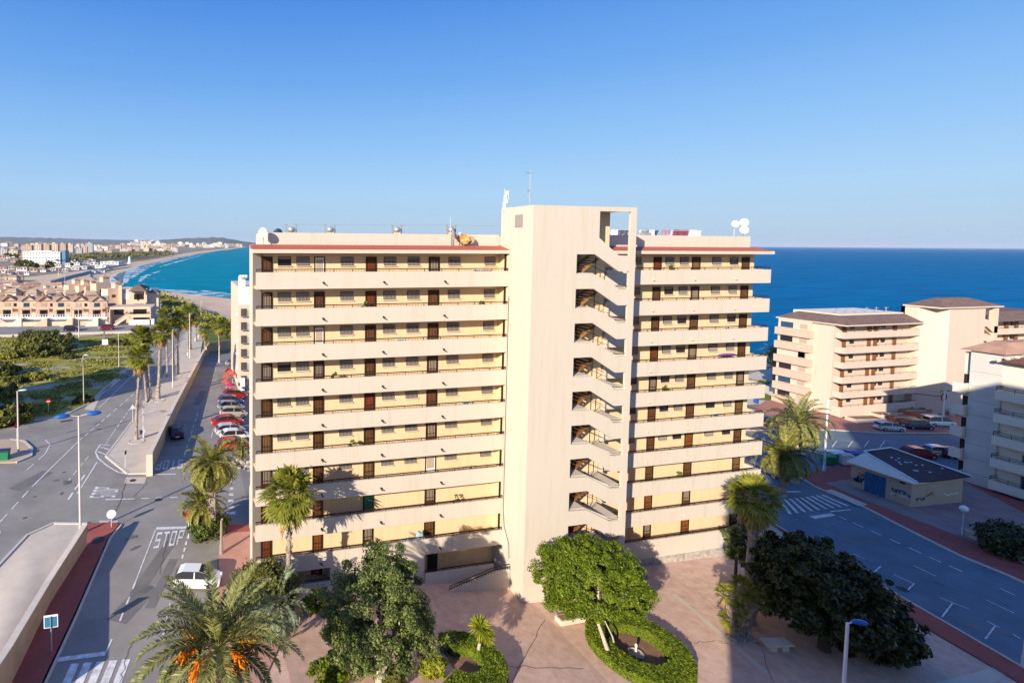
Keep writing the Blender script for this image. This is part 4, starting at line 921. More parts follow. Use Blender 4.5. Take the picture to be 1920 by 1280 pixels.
# --- avenue palms (tall fan palms): base px, crown px, crown radius
AV=[((255,826),(262,668),2.0,'tall fan palm at the near end of the avenue pavement beside the lamp post'),
 ((275,752),(262,628),2.0,'left leaning palm of the close pair in the avenue planting'),
 ((283,750),(272,632),1.9,'right palm of the close leaning pair in the avenue planting'),
 ((297,749),(302,622),2.1,'dark trunked palm right of the leaning pair on the avenue'),
 ((314,708),(310,592),2.2,'tall avenue palm standing in a row behind the dark trunked one'),
 ((326,705),(324,612),1.9,'left palm of the twin trunks midway along the avenue'),
 ((334,703),(334,597),2.1,'right palm of the twin trunks midway along the avenue'),
 ((353,657),(350,598),2.2,'left palm of the far avenue group by the bollards'),
 ((358,656),(357,582),2.3,'middle palm of the far avenue group, rising highest'),
 ((368,641),(366,594),2.2,'right palm of the far avenue group'),
 ((385,660),(383,618),1.9,'short fan palm left on the grass verge above the garden wall'),
 ((411,663),(411,609),2.2,'short fan palm in the middle of the grass verge above the garden wall'),
 ((436,664),(438,612),2.2,'short fan palm at the right of the verge beside the pink flats'),
 ((357,612),(352,578),2.0,'small distant palm behind the avenue group'),((248,826-260),(267,541),2.4,'bushy palm beyond the corner villa near the beach')]
for i,(b,c,r,lab) in enumerate(AV):
    base=G(*b); 
    zt=zat(c[0],c[1],base); d=ray(*c); tt=(base.x*fw[0]+base.y*fw[1])/(d[0]*fw[0]+d[1]*fw[1]); 
    top=(d[0]*tt,d[1]*tt,zt)
    fan_palm(base,top,r*1.04,20+i,lab,'palms along the avenue' if i<10 else None,nl=56 if i<4 else 44,tr=(.22,.165) if i!=3 else (.34,.26),skirt=70,lm=LFAN)
# facade palm
b=GY(548,1130,36.0); b.z=-.25; c=GY(541,925,36.0); fan_palm((c.x+.1,36,-.25),c,2.15,51,'tall slender fan palm standing against the left wing of the central building',None,nl=66,tr=(.2,.155),e1=-62,skirt=50)
# right palm by the ficus
b=G(1402,1165); d=ray(1415,930); tt=b.y/d[1]; fan_palm(b,(d[0]*tt,b.y,H+d[2]*tt),2.0,52,'stout fan palm with shaggy dead fronds beside the dark tree',None,nl=56,tr=(.42,.32),e1=-55,skirt=170)
# cluster of young fan palms
for i,(u,v,r,zt) in enumerate(((1362,1112,.9,2.6),(1384,1142,.8,2.2),(1424,1122,1.0,2.7),(1368,1160,.8,1.6),(1386,1182,.55,.8),(1392,1100,1.0,3.3))):
    lab=['young fan palm leaning out at the upper left of the low clump','bright young fan palm in the middle of the low clump','young fan palm at the right of the low clump before the dark tree','young fan palm at the left of the low clump','smallest young fan palm at the foot of the low clump','young fan palm at the back of the low clump under the stout palm'][i]
    bb=G(1388+(i-2)*6,1196); d=ray(u,v); tt=(bb.y+.3*(i-2))/d[1]; fan_palm(bb,(d[0]*tt,d[1]*tt,H+d[2]*tt),r,60+i,lab,'young fan palms in the low clump',nl=22,tr=(.16,.14),e1=-30,skirt=18)
mb=MB()
for i in range(9): g=G(1366+i*6,1197+(i%3)*3); mb.ell((g.x,g.y,g.z+.1),(.22,.2,.18),7,5)
M('border_rocks',mb,ROCKG,'pale rocks ringing the foot of the young palm clump','rocks')
# date palms
date_palm((1.3,23.4,0),8.25,3.75,71,'huge date palm with orange fruit clusters in the lower left foreground',n=52,fruit=9,pairs=64,w=.034,droop=.8,emax=80,emin=-14,ll=.34)
b=G(398,1005); c=zat(392,868,b); date_palm(b,c,3.1,72,'date palm with thick trunk beside the crossroads',n=60,mleaf=LDATE2,tr=(.42,.36),pairs=34,w=.05,emin=-40,droop=1.2,ll=.40)
b=G(378,1000); c=zat(372,945,b); date_palm(b,c,2.4,73,'shorter date palm crouching at the foot of the crossroads palm',n=50,tr=(.3,.28),pairs=30,w=.05,emin=-35,ll=.42,mleaf=LDATE2)
b=G(1490,905); c=zat(1492,790,b); date_palm(b,c,4.1,74,'large date palm at the corner of the car park, rear one of two',n=66,tr=(.38,.34),pairs=36,w=.055,emin=-35,ll=.38)
b=G(1468,930); c=zat(1465,852,b); date_palm(b,c,3.6,75,'yellow green date palm in front of the larger one by the car park',n=66,mleaf=LDATE2,tr=(.36,.34),pairs=36,w=.055,emin=-30,ll=.40)
b=G(1451,716); c=zat(1449,664,b); date_palm(b,c,3.2,76,'date palm against the sea left of the pink flats',n=44,pairs=22,w=.09,ll=.5)
b=G(452,868); date_palm(b,b.z+1.9,1.5,77,'little palm in the rock garden by the parked cars',n=24,pairs=20,w=.05,tr=(.12,.1),mleaf=LDATE2,ll=.5)
b=G(520,1185); date_palm(b,1.9,2.5,79,'low silvery date palm between the big palm and the facade',n=34,pairs=40,w=.04,mleaf=mat('date_leaf_silver',(.30,.34,.22),.5,col2=(.16,.20,.10),nscale=2,rnd=.5,trans=.15))
# broadleaf trees ---------------------------------------------------
def limb_tree(name,label,base,forks,m,tr,leafm,crowns,lsize,cat='tree',group=None,aspect=1.8,flat=.35):
    t=T(name,label,cat,base,0,group); b=Vector(base)
    mb=MB()
    for pts,r0,r1 in forks:
        n=len(pts); mb.tube([Vector(p) for p in pts],[r0+(r1-r0)*i/(n-1) for i in range(n)],8)
    P('trunk',mb,m,t)
    cs=[];ns=[]
    for c,r,nc,per,cr,sd_,sh,bot in crowns:
        a,b_=crown_pts(c,r,nc,per,cr,seed=sd_,shell=sh,bot=bot); cs.append(a);ns.append(b_)
    leaves('crown',np.concatenate(cs),np.concatenate(ns),lsize,leafm,t,aspect)
    return t
b=G(712,1290)
cz=zat(705,1140,b)-b.z
limb_tree('carob_tree','broad dark olive tree with dense rounded crown left of the stair tower',b,[([(0,0,0),(.1,.1,1.2),(-.5,.2,2.6),(-1.3,.3,4.2)],.34,.1),([(.1,.1,1.0),(.7,0,2.4),(1.4,.2,4.)],.24,.08),([(0,0,1.2),(0,.3,3),(.3,.3,6)],.2,.06),([(0,0,.8),(.3,-.7,2.2),(.2,-1.2,3.4)],.16,.05)],BARKG,(.24,.17),LCAROB,
  [((-.2,.0,cz-.3),(3.5,3.0,2.9),170,260,.5,1,.45,-.8),((.6,.2,cz+2.2),(1.5,1.4,1.5),45,240,.42,2,.3,-.9),((-1.8,-.3,cz-1.6),(1.8,1.6,1.5),48,230,.42,3,.4,-.9),((2.0,0,cz-1.6),(1.7,1.6,1.6),42,230,.42,4,.4,-.9)],.085,aspect=2.0)
b=G(1146,1238); top=GY(1112,1160,b.y+.9)-b
cc=GY(1112,1088,b.y+1.7)-b
limb_tree('pittosporum_tree','bright green round tree on a thin leaning grey trunk in the hedge circle',b,[([(0,0,0),(top.x*.4,.25,top.z*.45),(top.x*.85,.6,top.z),(cc.x,1.2,cc.z)],.17,.07),([(top.x*.85,.6,top.z),(cc.x-1.5,1,cc.z+.3)],.1,.04),([(top.x*.85,.6,top.z),(cc.x+1.7,1.3,cc.z+.2)],.1,.04),([(.9,.5,0),(.6,.6,1.2),(.2,.9,2.2)],.07,.04)],BARKG,(.2,.1),LPINE,
  [((cc.x,cc.y,cc.z-.1),(4.0,3.2,2.6),270,150,.40,5,.62,-.55),((cc.x-.4,cc.y,cc.z+1.0),(2.5,2.2,1.9),100,145,.38,6,.5,-.5),((cc.x+1.6,cc.y-.3,cc.z-.9),(2.3,2.2,1.5),70,145,.38,7,.5,-.6),((cc.x-2.2,cc.y-.2,cc.z-.9),(1.7,1.8,1.3),55,140,.38,8,.5,-.6)],.095,aspect=1.7)
b=G(1545,1218); q=lambda u,v,Y: GY(u,v,Y)-b
c1,c2,c3,c4,c5=q(1500,1070,b.y+1),q(1560,1110,b.y),q(1620,1160,b.y-1),q(1466,1062,b.y+4),q(1670,1200,b.y-1.6)
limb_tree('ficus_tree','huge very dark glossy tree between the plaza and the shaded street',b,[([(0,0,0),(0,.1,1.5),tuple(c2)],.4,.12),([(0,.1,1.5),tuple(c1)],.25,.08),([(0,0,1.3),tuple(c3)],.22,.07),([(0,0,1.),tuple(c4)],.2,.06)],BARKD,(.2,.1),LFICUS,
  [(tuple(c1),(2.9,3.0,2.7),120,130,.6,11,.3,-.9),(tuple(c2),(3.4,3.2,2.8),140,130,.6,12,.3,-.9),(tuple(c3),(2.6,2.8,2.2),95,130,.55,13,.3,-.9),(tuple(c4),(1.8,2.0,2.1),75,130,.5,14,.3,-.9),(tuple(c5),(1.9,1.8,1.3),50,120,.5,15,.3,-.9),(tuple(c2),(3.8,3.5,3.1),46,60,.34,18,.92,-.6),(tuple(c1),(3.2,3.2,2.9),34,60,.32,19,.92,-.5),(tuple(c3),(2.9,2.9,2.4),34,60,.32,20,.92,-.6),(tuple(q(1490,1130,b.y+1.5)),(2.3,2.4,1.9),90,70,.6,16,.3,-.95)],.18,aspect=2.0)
b=G(1378,1098); c=q=GY(1385,1015,b.y)-b
limb_tree('magnolia_tree','slender dark leaved tree behind the stout palm at the wing end',b,[([(0,0,0),(0,0,c.z*.6),(c.x,c.y,c.z)],.15,.05)],BARKD,1,LCAROB,[((c.x,c.y,c.z-.2),(1.1,1.1,1.7),45,60,.45,17,.4,-.9)],.22)
# bushes --------------------------------------------------------------
def bush(name,label,u,v,r,hgt,m,size,nc=40,per=60,seed=1,cat='bush',group=None,Y=None,z=None):
    b=G(u,v); 
    if Y: b=GY(u,v,Y); b.z=gz(b.x)
    return limb_tree(name,label,b,[([(0,0,0),(0,0,hgt*.5)],.08,.03),([(0,0,0),(r[0]*.3,0,hgt*.5)],.06,.02)],BARKD,1,m,[((0,0,hgt*.5),(r[0],r[1],hgt*.5),nc,per,min(r[0],hgt)*.28,seed,.35,-.9)],size,cat,group)
bush('bush','rounded dark bush between the big date palm and the slender facade palm',500,1160,(2.2,1.6),3.8,LBUSH,.14,120,80,31)
bush('bush','low bright shrub at the foot of the facade beside the olive tree',590,1150,(.9,.8),1.6,LHEDGE,.13,40,60,32)
bush('bush','dense evergreen shrub mass at the base of the crossroads palms',392,1005,(1.9,1.5),2.0,mat('shrub_mid',(.14,.17,.03),.6,col2=(.05,.08,.015),nscale=1.2,trans=.2,rnd=.6),.14,90,70,33)
bush('bush','yellow leaved bush in the small flower bed',812,1262,(.95,.8),1.15,LYEL,.14,45,60,34)
bush('bush','dark little shrub at the back of the curved hedge',842,1218,(.7,.6),.9,LCAROB,.12,30,50,35)
bush('bush','green ground shrub at the lower left of the olive tree',620,1278,(1.1,1.),1.3,LHEDGE,.13,50,60,36)
bush('bush','spiky low green shrub right of the olive trunk',735,1285,(.9,.8),1.2,LBUSH,.16,40,50,37)
bush('bush','pale flowering shrub inside the hedge circle',1185,1248,(.6,.5),.6,LHEDGE,.1,25,50,38)
bush('bush','small bright shrub at the lower left edge of the olive tree crown',590,1262,(.5,.5),.6,LHEDGE,.1,16,40,39)
BIG=[(70,648,5.2,4.4,'largest dark bush on the meadow below the terraced houses'),(98,652,4.2,4.2,'tall dark bush right of the largest meadow bush'),(44,655,3.,2.4,'olive bush at the left of the meadow thicket'),(115,660,2.4,2.6,'small round bush at the right of the meadow thicket'),(78,664,3.,2.8,'yellowish bush in front of the meadow thicket'),(20,668,2.6,1.8,'grey green bush by the left frame edge on the meadow'),
 (5,700,3.2,2.2,'dark bush on the shaded left of the meadow'),(28,715,2.,1.2,'low bush halfway down the meadow'),(70,708,2.,1.4,'round tussock bush in the meadow middle'),(232,644,1.9,1.6,'small bush on the meadow near the palm avenue'),(10,790,3.2,2.6,'yellow green bushy clump beside the crossroads at the left edge'),(40,785,1.8,1.4,'low scrub bush beside the rusty lamp post'),(160,750,1.6,.9,'dry grass tuft beside the slanting meadow post'),(0,745,3.,2.2,'dark scrub bush at the left edge above the crossroads'),(205,640,2.,1.3,'low scrub bush by the avenue lamp'),(130,668,1.6,1.,'low scrub bush right of the thicket')]
for i,(u,v,r,h_,lab) in enumerate(BIG): bush('bush',lab,u,v+4,(r,r*.8),h_,(LBUSH,LBUSH,LGRASS)[i%3] if i in(2,4,5,7,8,10,11,12) else LBUSH,.42,70 if r>3 else 30,60,80+i)
bush('bush','dark clipped shrub tree on the forecourt of the right edge building',1885,1035,(3.2,1.8),2.6,LFICUS,.2,110,70,40)
bush('bush','second dark clipped shrub at the right picture edge',1925,1050,(2.2,1.6),2.4,LFICUS,.2,70,70,41)
# grass tufts on the meadow: one uncountable mass
g=np.random.default_rng(9); cs=[]
ax_=[p.x for p in fpoly]; ay_=[p.y for p in fpoly]
def inside(x,y):
    c=False; n=len(fpoly)
    for i in range(n):
        a,b_=fpoly[i],fpoly[i-1]
        if (a.y>y)!=(b_.y>y) and x<(b_.x-a.x)*(y-a.y)/(b_.y-a.y)+a.x: c=not c
    return c
cl=[(g.uniform(-75,max(ax_)),g.uniform(min(ay_),max(ay_)),g.uniform(1.,2.6)) for _ in range(300)]
for x,y,r in cl:
    if inside(x,y):
        n=90; a=g.uniform(0,6.28,n); q=r*g.random(n)**.6; px=x+np.cos(a)*q*1.5; py=y+np.sin(a)*q; pz=.05+g.random(n)*.3*(1-q/r*.6)
        cs.append(np.stack([px,py,pz],1))
cs=np.concatenate(cs); o=leaves('meadow_grass',cs,np.tile([0,0,.6],(len(cs),1)),.32,LGRASS,None,1.6); tag(o,'rough green and straw coloured tufts covering the meadow','grass',kind='stuff')
# scrub on the dunes
P_=gp([(112,489),(170,481),(250,478),(325,474),(310,480),(275,486),(250,490),(215,496)]); cs=[]
for i in range(160):
    a,b_=g.random(),g.random(); u=112+213*a; v=np.interp(u,[112,170,250,325],[489,481,478,474])+b_*8; p=G(u,v); n=14
    cs.append(np.stack([p.x+g.normal(0,7,n),p.y+g.normal(0,9,n),.5+g.random(n)*2],1))
cs=np.concatenate(cs); tag(leaves('dune_scrub',cs,np.tile([0,0,.6],(len(cs),1)),3.2,mat('dune_leaf',(.15,.14,.05),.8,col2=(.09,.10,.03),nscale=.05)),'dull scrub covering the dunes behind the far beach','scrub',kind='stuff')
cs=[]
for i in range(200):
    u=g.uniform(300,440); v=np.interp(u,[300,340,395,440],[558,573,598,622])+g.normal(4,4); p=G(u,v); n=12; cs.append(np.stack([p.x+g.normal(0,2,n),p.y+g.normal(0,3,n),.1+g.random(n)*.8],1))
cs=np.concatenate(cs); tag(leaves('beach_scrub',cs,np.tile([0,0,.6],(len(cs),1)),.9,LGRASS),'green and brown scrub along the top of the sandy slope','scrub',kind='stuff')
# hedges ---------------------------------------------------------------
def ring_hedge(label,c,ro,ri,h,a0=0,a1=2*math.pi,m=LHEDGE,n=16000,seed=3,ell=1.):
    g=np.random.default_rng(seed); t=T('hedge',label,'hedge',(c.x,c.y,gz(c.x)+.04))
    mb=MB(); k=40
    for i in range(k):
        p,q=a0+(a1-a0)*i/k,a0+(a1-a0)*(i+1)/k; f=lambda r_,a,z:(r_*math.cos(a),r_*math.sin(a)*ell,z)
        mb.hexa([f(ri+.12,p,0),f(ro-.12,p,0),f(ro-.12,q,0),f(ri+.12,q,0)],[f(ri+.18,p,h-.12),f(ro-.18,p,h-.12),f(ro-.18,q,h-.12),f(ri+.18,q,h-.12)])
    P('hedge_body',mb,mat('hedge_core',(.03,.05,.008),.9),t)
    a=g.uniform(a0,a1,n); s=g.random(n); side=g.random(n); w=ro-ri
    rad=np.where(side<.55,ri+s*w,np.where(side<.8,ro-.06*g.random(n),ri+.06*g.random(n))); z=np.where(side<.55,h+g.normal(0,.05,n),g.random(n)*h)
    cs=np.stack([rad*np.cos(a),rad*np.sin(a)*ell,z],1); nr=np.stack([np.cos(a)*np.where(side<.55,0,np.where(side<.8,1,-1)),np.sin(a)*np.where(side<.55,0,np.where(side<.8,1,-1)),np.where(side<.55,1.,.2)],1)
    leaves('hedge_leaves',cs,nr,.10,m,t,1.5,.6); return t
L_,R_=G(1088,1222),G(1306,1262); cH=(L_+R_)/2; rH=(R_-L_).length/2
cH=G(1196,1226); rH=3.15
ring_hedge('clipped ring hedge around the leaning bright green tree',cH,rH,1.75,.75,n=26000,ell=1.12)
mb=MB(); k=28; mb.poly([(cH.x+1.85*math.cos(2*math.pi*i/k),cH.y+2.05*math.sin(2*math.pi*i/k),gz(cH.x+1.85*math.cos(2*math.pi*i/k))+.1) for i in range(k)]); S('garden_soil',mb,SOIL)
cK=G(872,1258)
ring_hedge('curved clipped hedge around the yucca bed at the bottom of the picture',cK,2.6,1.1,.7,R(-150),R(105),n=20000,seed=5)
mb=MB(); mb.poly([(cK.x+1.9*math.cos(2*math.pi*i/k)-.4,cK.y+1.9*math.sin(2*math.pi*i/k),gz(cK.x)+.12) for i in range(k)]); S('garden_soil',mb,SOIL)
# statue-like white post in the ring
b=G(1192,1228); t=T('garden_ornament','small white stone ornament standing in the hedge circle','ornament',(b.x,b.y,gz(b.x)+.1))
mb=MB(); mb.lathe([(.16,0),(.15,.08),(.08,.14),(.07,.5),(.10,.6),(.09,.7),(.03,.78)],0,0,12); P('column',mb,COPE,t,smooth=True)
mb=MB(); mb.lathe([(.5,0),(.55,.1),(.45,.14),(.4,.08)],0,0,16); P('basin',mb,ROCKG,t)
# yucca
b=G(893,1243); t=T('yucca','yucca with pale trunk and spiky yellow green heads','yucca',b); c=GY(900,1180,b.y+.1)-b
mb=MB(); mb.tube([(0,0,0),(.1,0,.8),(c.x*.8,0,c.z*.62)],[.14,.12,.10],8); P('trunk',mb,BARKG,t)
g=np.random.default_rng(5); V=[]
for hx,hz,hr in ((c.x-.1,c.z+.25,.75),(c.x+.35,c.z-.35,.6)):
    for i in range(330):
        d=unit(g.normal(0,1,3)+[0,0,.35]); o=np.array([hx,0,hz])+d*.12; l=hr*g.uniform(.7,1.1); s=unit(np.cross(d,g.normal(0,1,3)))*.032; V+=[[o-s,o+d*l*.5-s+[0,0,.02],o+d*l+[0,0,-.05],o+d*l*.5+s+[0,0,.02]]]
raw('leaf_heads',np.array(V).reshape(-1,3),4,LYUC,t)
# rock garden
mb=MB(); g2=random.Random(3)
for i in range(60):
    p=G(g2.uniform(404,468),g2.uniform(862,880)); s=g2.uniform(.12,.4); mb.ell((p.x,p.y,s*.4),(s,s*.8,s*.7),6,4)
M('rock_garden',mb,ROCKG,'bed of grey rocks between the parked cars and the zebra crossing','rocks')
# pampas stalks
for u,v in ((10,757),(36,766)): pass
# ============================================================ vehicles
def make_car(name,paint,kind='hatch',L=4.1,Wd=1.74,Hh=1.48):
    hw=Wd/2; t=T(name,'','car')
    # stations: x, z_bottom, z_belt, z_roof, halfwidth belt, halfwidth roof
    if kind=='suv': roof=[(-L/2+.12,.95),(-L/2+.3,Hh-.12),(-L/2+.9,Hh),(.35,Hh),(.95,Hh-.12),(1.45,1.02)]
    elif kind=='sedan': roof=[(-L/2+.45,.96),(-L/2+1.0,Hh-.12),(-L/2+1.5,Hh),(.3,Hh),(.75,Hh-.12),(1.35,.95)]
    elif kind=='wagon': roof=[(-L/2+.08,.95),(-L/2+.35,Hh-.15),(-L/2+.8,Hh),(.3,Hh),(.8,Hh-.12),(1.35,.95)]
    else: roof=[(-L/2+.08,.92),(-L/2+.4,Hh-.16),(-L/2+.85,Hh),(.2,Hh),(.75,Hh-.12),(1.3,.95)]
    bx=[-L/2,-L/2+.06,-L/2+.3,-L/2+.8,0,1.25,L/2-.35,L/2-.06,L/2]
    zt=[.55,.86,.92,.94,.95,.94,.80,.68,.45]; zb=[.42,.28,.22,.2,.2,.2,.22,.28,.38]; wd=[hw*.80,hw*.9,hw*.97,hw,hw,hw,hw*.95,hw*.86,hw*.74]
    mb=MB(); vs=[];n=6
    for x,a,b,w_ in zip(bx,zt,zb,wd):
        vs+=[(x,-w_*.94,b),(x,-w_,b+(a-b)*.45),(x,-w_*.93,a),(x,w_*.93,a),(x,w_,b+(a-b)*.45),(x,w_*.94,b)]
    fs=[(i*n+j,i*n+(j+1)%n,(i+1)*n+(j+1)%n,(i+1)*n+j) for i in range(len(bx)-1) for j in range(n)]
    fs+=[tuple(range(n)),tuple(range((len(bx)-1)*n,len(bx)*n))[::-1]]; mb.add(vs,fs)
    vs=[]; rw=[.86,.74,.72,.72,.74,.88]
    for (x,z),w_ in zip(roof,rw): vs+=[(x,-hw*w_,z),(x,hw*w_,z),(x*.98+(.02),-hw*.92,.93),(x*.98+.02,hw*.92,.93)]
    fs=[]
    for i in range(5): a=i*4;b=a+4; fs+=[(a,b,b+1,a+1)]
    fs+=[(2,6,7,3)]; mb.add(vs,fs)
    # roof skin with thickness and pillars
    for i in range(5):
        for s in(0,1):
            pass
    for i,(p,q) in enumerate(((0,1),(2,2),(4,5))):
        for s in (-1,1):
            a=roof[p];b=roof[q]
    P('body',mb,paint,t,smooth=False)
    for s,o in ((-1,0),(1,1)):
        gl=MB()
        for i in range(5):
            a=i*4+o;b=a+4; q=[vs[a],vs[b],vs[b+2],vs[a+2]]; q=[(x,y+s*.004,z) for x,y,z in q]; gl.poly(q if s<0 else q[::-1])
        P('side_window',gl,GLASS,t)
    gl=MB()
    def pane(i0,i1,out):
        a0,a1,b0,b1=[Vector(vs[i0*4]),Vector(vs[i0*4+1]),Vector(vs[i1*4]),Vector(vs[i1*4+1])]
        n=(b0-a0).cross(a1-a0).normalized(); n=n if n.z>0 else -n
        k=.07; c=(a0+a1+b0+b1)/4; q=[p+(c-p)*.10+n*.012 for p in (a0,b0,b1,a1)]; gl.poly(q)
    pane(4,5,1); pane(3,4,1); P('windscreen',gl,GLASS,t)
    gl=MB(); pane(0,1,1); P('rear_window',gl,GLASS,t)
    for s in (-1,1):   # pillars + door line
        mb=MB()
        for x in (-.15,): 
            mb.hexa([(x-.05,s*(hw*.93),.93),(x+.05,s*(hw*.93),.93),(x+.05,s*(hw*.93+.012),.93),(x-.05,s*(hw*.93+.012),.93)],[(x-.04,s*hw*.735,Hh-.03),(x+.04,s*hw*.735,Hh-.03),(x+.04,s*(hw*.735+.012),Hh-.03),(x-.04,s*(hw*.735+.012),Hh-.03)])
        mb.box(.85,1.02,s*hw*.98,s*(hw*.98+.16*s*s) if s>0 else s*hw*.98-.0,.93,1.03) if s>0 else mb.box(.85,1.02,-hw*.98-.16,-hw*.98,.93,1.03)
        P('pillar_and_mirror',mb,paint,t)
    for x in (-L/2+.78,L/2-.82):
        for s in (-1,1):
            w_=MB(); n=18; y0=s*(hw-.2);y1=s*(hw+.012); ri=.32
            for part,(r_,ya,yb,mm) in enumerate(((ri,y0,y1,0),)):
                a=[(x+r_*math.cos(2*math.pi*j/n),ya,.32+r_*math.sin(2*math.pi*j/n)) for j in range(n)]; b=[(p[0],yb,p[2]) for p in a]
                w_.add(a+b,[tuple(range(n)),tuple(range(n,2*n))[::-1]]+[(j,n+j,n+(j+1)%n,(j+1)%n) for j in range(n)])
            o=P('wheel',w_,BLACK,t); rm=MB(); rm.poly([(x+.2*math.cos(2*math.pi*j/12),y1+s*.006,.32+.2*math.sin(2*math.pi*j/12)) for j in range(12)][::-s]); P('rim',rm,CHROME,o)
    for s in (-1,1):
        h=MB(); h.box(L/2-.16,L/2-.02,s*hw*.62-.16,s*hw*.62+.16,.58,.74); P('headlight',h,WHITE,t)
        h=MB(); h.box(-L/2-.012,-L/2+.1,s*hw*.72-.12,s*hw*.72+.12,.62,.86); P('tail_light',h,RED,t)
    h=MB(); h.box(-L/2-.02,-L/2,-.26,.26,.45,.56); P('number_plate',h,WHITE,t)
    h=MB(); h.box(L/2-.02,L/2+.01,-.5,.5,.36,.5); P('grille',h,BLACK,t)
    return t
CP=carpaint
PROT={}
def car(u,v,ang,color,c,kind,label,group=None,L=4.1):
    key=(color,kind)
    if key not in PROT: 
        t=make_car('parked_car',CP(color,c),kind,L=L if kind!='suv' else 4.4,Hh=1.46 if kind!='suv' else 1.68); PROT[key]=t; o=t
    else: o=dup(PROT[key],(0,0,0))
    p=G(u,v,.04); o.location=p; o.rotation_euler=(0,math.atan2(gz(p.x-1)-gz(p.x+1),2)*math.cos(R(ang)),R(ang)); o['label']=label
    if group: o['group']=group
    elif 'group' in o: del o['group']
    return o
gA='cars parked beside the building at the far left of the facade'
car(438,840,8,'red',(.42,.015,.02),'hatch','red hatchback parked nearest the rock garden',gA)
car(441,824,8,'white',(.80,.80,.78),'hatch','white hatchback in the row, just beyond the nearest red one',gA)
car(431,813,8,'silver',(.50,.53,.56),'hatch','silver hatchback half hidden behind the white one in the row',gA)
car(426,796,8,'red',(.42,.015,.02),'sedan','long red car in the middle of the row with its nose sticking out',gA,4.5)
car(437,780,8,'beige',(.48,.42,.34),'wagon','beige estate car in the row beyond the long red one',gA)
car(432,768,8,'steel',(.24,.28,.31),'hatch','steel grey car in the row beside the blue one',gA)
car(432,757,8,'blue',(.03,.07,.22),'hatch','dark blue car in the row behind the steel grey one',gA)
car(440,745,8,'red',(.42,.015,.02),'hatch','red car at the far end of the row by the terrace',gA)
car(440,686,12,'steel',(.24,.28,.31),'sedan','grey car parked far up beside the pink block',gA)
car(331,816,95,'navy',(.012,.018,.045),'hatch','dark car driving on the shaded lower road by the long wall')
car(371,1096,-14,'white',(.80,.80,.78),'hatch','white small car pulling out behind the fronds of the big date palm').scale=(.88,.88,.95)
car(134,620,2,'navy',(.012,.018,.045),'suv','dark car parked before the terraced houses')
car(200,618,182,'maroon',(.25,.01,.02),'suv','dark red car parked before the corner villa')
car(330,570,170,'white',(.80,.80,.78),'hatch','white car in the distant dirt car park near the beach')
car(341,577,90,'blue',(.03,.07,.22),'hatch','blue van like car in the distant dirt car park'); car(322,600,0,'teal',(.03,.2,.2),'hatch','teal car behind the palm crowns')
gB='cars in the car park of the pink flats'
car(1666,806,-18,'silver',(.50,.53,.56),'hatch','silver hatchback parked left of the black one by the planters',gB)
car(1719,803,-18,'navy',(.012,.018,.045),'suv','black car parked between the silver and the white one',gB)
car(1759,797,-18,'white',(.80,.80,.78),'suv','white car parked at the right of the three by the planters',gB)
car(1440,795,20,'navy',(.012,.018,.045),'hatch','dark car partly behind the balconies and the palm at the car park edge',gB)
car(1668,862,-18,'navy',(.012,.018,.045),'wagon','dark car with sunlit roof behind the graffiti hut',gB)
car(1722,856,-18,'maroon',(.25,.01,.02),'hatch','reddish car behind the roof of the graffiti hut',gB)
car(1762,853,-18,'silver',(.50,.53,.56),'hatch','silver car behind the right end of the hut roof',gB)
car(1790,857,-18,'navy',(.012,.018,.045),'hatch','dark car squeezed beside the grey gable',gB)
car(1448,888,80,'silver',(.50,.53,.56),'wagon','light car hidden under the yellow green palm',gB)
# distant parked cars by the beach clubs
for i in range(14):
    u=150+i*5.2+random.uniform(-1,1); v=516-i*1.3+random.uniform(-2,2)
    key=random.choice(list(PROT.values())); b_=link('parked_car',PROT[('white','hatch')].children[0].data); b_.location=G(u,v,.05); b_.rotation_euler=(0,0,random.uniform(0,3)); tag(b_,'tiny white car in the distant beach parking','car','cars in the distant beach parking')
# ============================================================ lamps, posts, signs
def lamp(u,v,vt,label,heads=((1,0),),hm=LBLUE,pm=POLE,arm=.75,r=.085,hs=(.42,.2,.13),rz=0,group=None,ball=0,name='street_lamp'):
    b=G(u,v); h=zat(u,vt,b)-b.z; t=T(name,label,'street lamp',b,rz,group); mb=MB()
    mb.tube([(0,0,0),(0,0,.9),(0,0,.95),(0,0,h)],[r*1.5,r*1.4,r*1.1,r*.75],8); P('pole',mb,pm,t)
    if ball: mb=MB(); mb.ell((0,0,h+ball*.8),(ball,ball,ball),16,10); P('globe',mb,WHITE,t,smooth=True); return t
    for s,dy in heads:
        mb=MB(); mb.tube([(0,0,h-.05),(s*arm,dy,h+.08)],.04,6); P('arm',mb,pm,t)
        mb=MB(); mb.ell((s*(arm+hs[0]*.8),dy,h+.1),hs,14,8); P('lamp_head',mb,hm,t,smooth=True)
    return t
lamp(151,1004,779,'tall twin headed street lamp with blue heads at the crossroads',heads=((1,0),(-1,0)),arm=.8,hs=(.62,.3,.2),rz=R(8),r=.1)
lamp(269,823,666,'cream lamp post with small blue sign, beside the nearest avenue palm',arm=.4,hs=(.4,.2,.1),hm=POLEW,r=.08)
lamp(157,757,667,'cream lamp post on the right of the meadow edge',arm=.2,hs=(.4,.2,.1),hm=POLEW,r=.08)
lamp(35,851,733,'rusty tan lamp post on the left corner island',arm=.25,hs=(.5,.22,.1),hm=POLEW,r=.1)
lamp(223,688,625,'lamp post between the meadow and the avenue',arm=.1,hs=(.3,.15,.08),hm=POLEW,r=.07)
lamp(324,727,618,'lamp post in line with the twin avenue palms',arm=.4,hs=(.5,.25,.1),hm=LBLUE,r=.09)
lamp(356,672,587,'cream lamp post among the far avenue palms',arm=.3,hs=(.4,.2,.1),hm=LBLUE,r=.1)
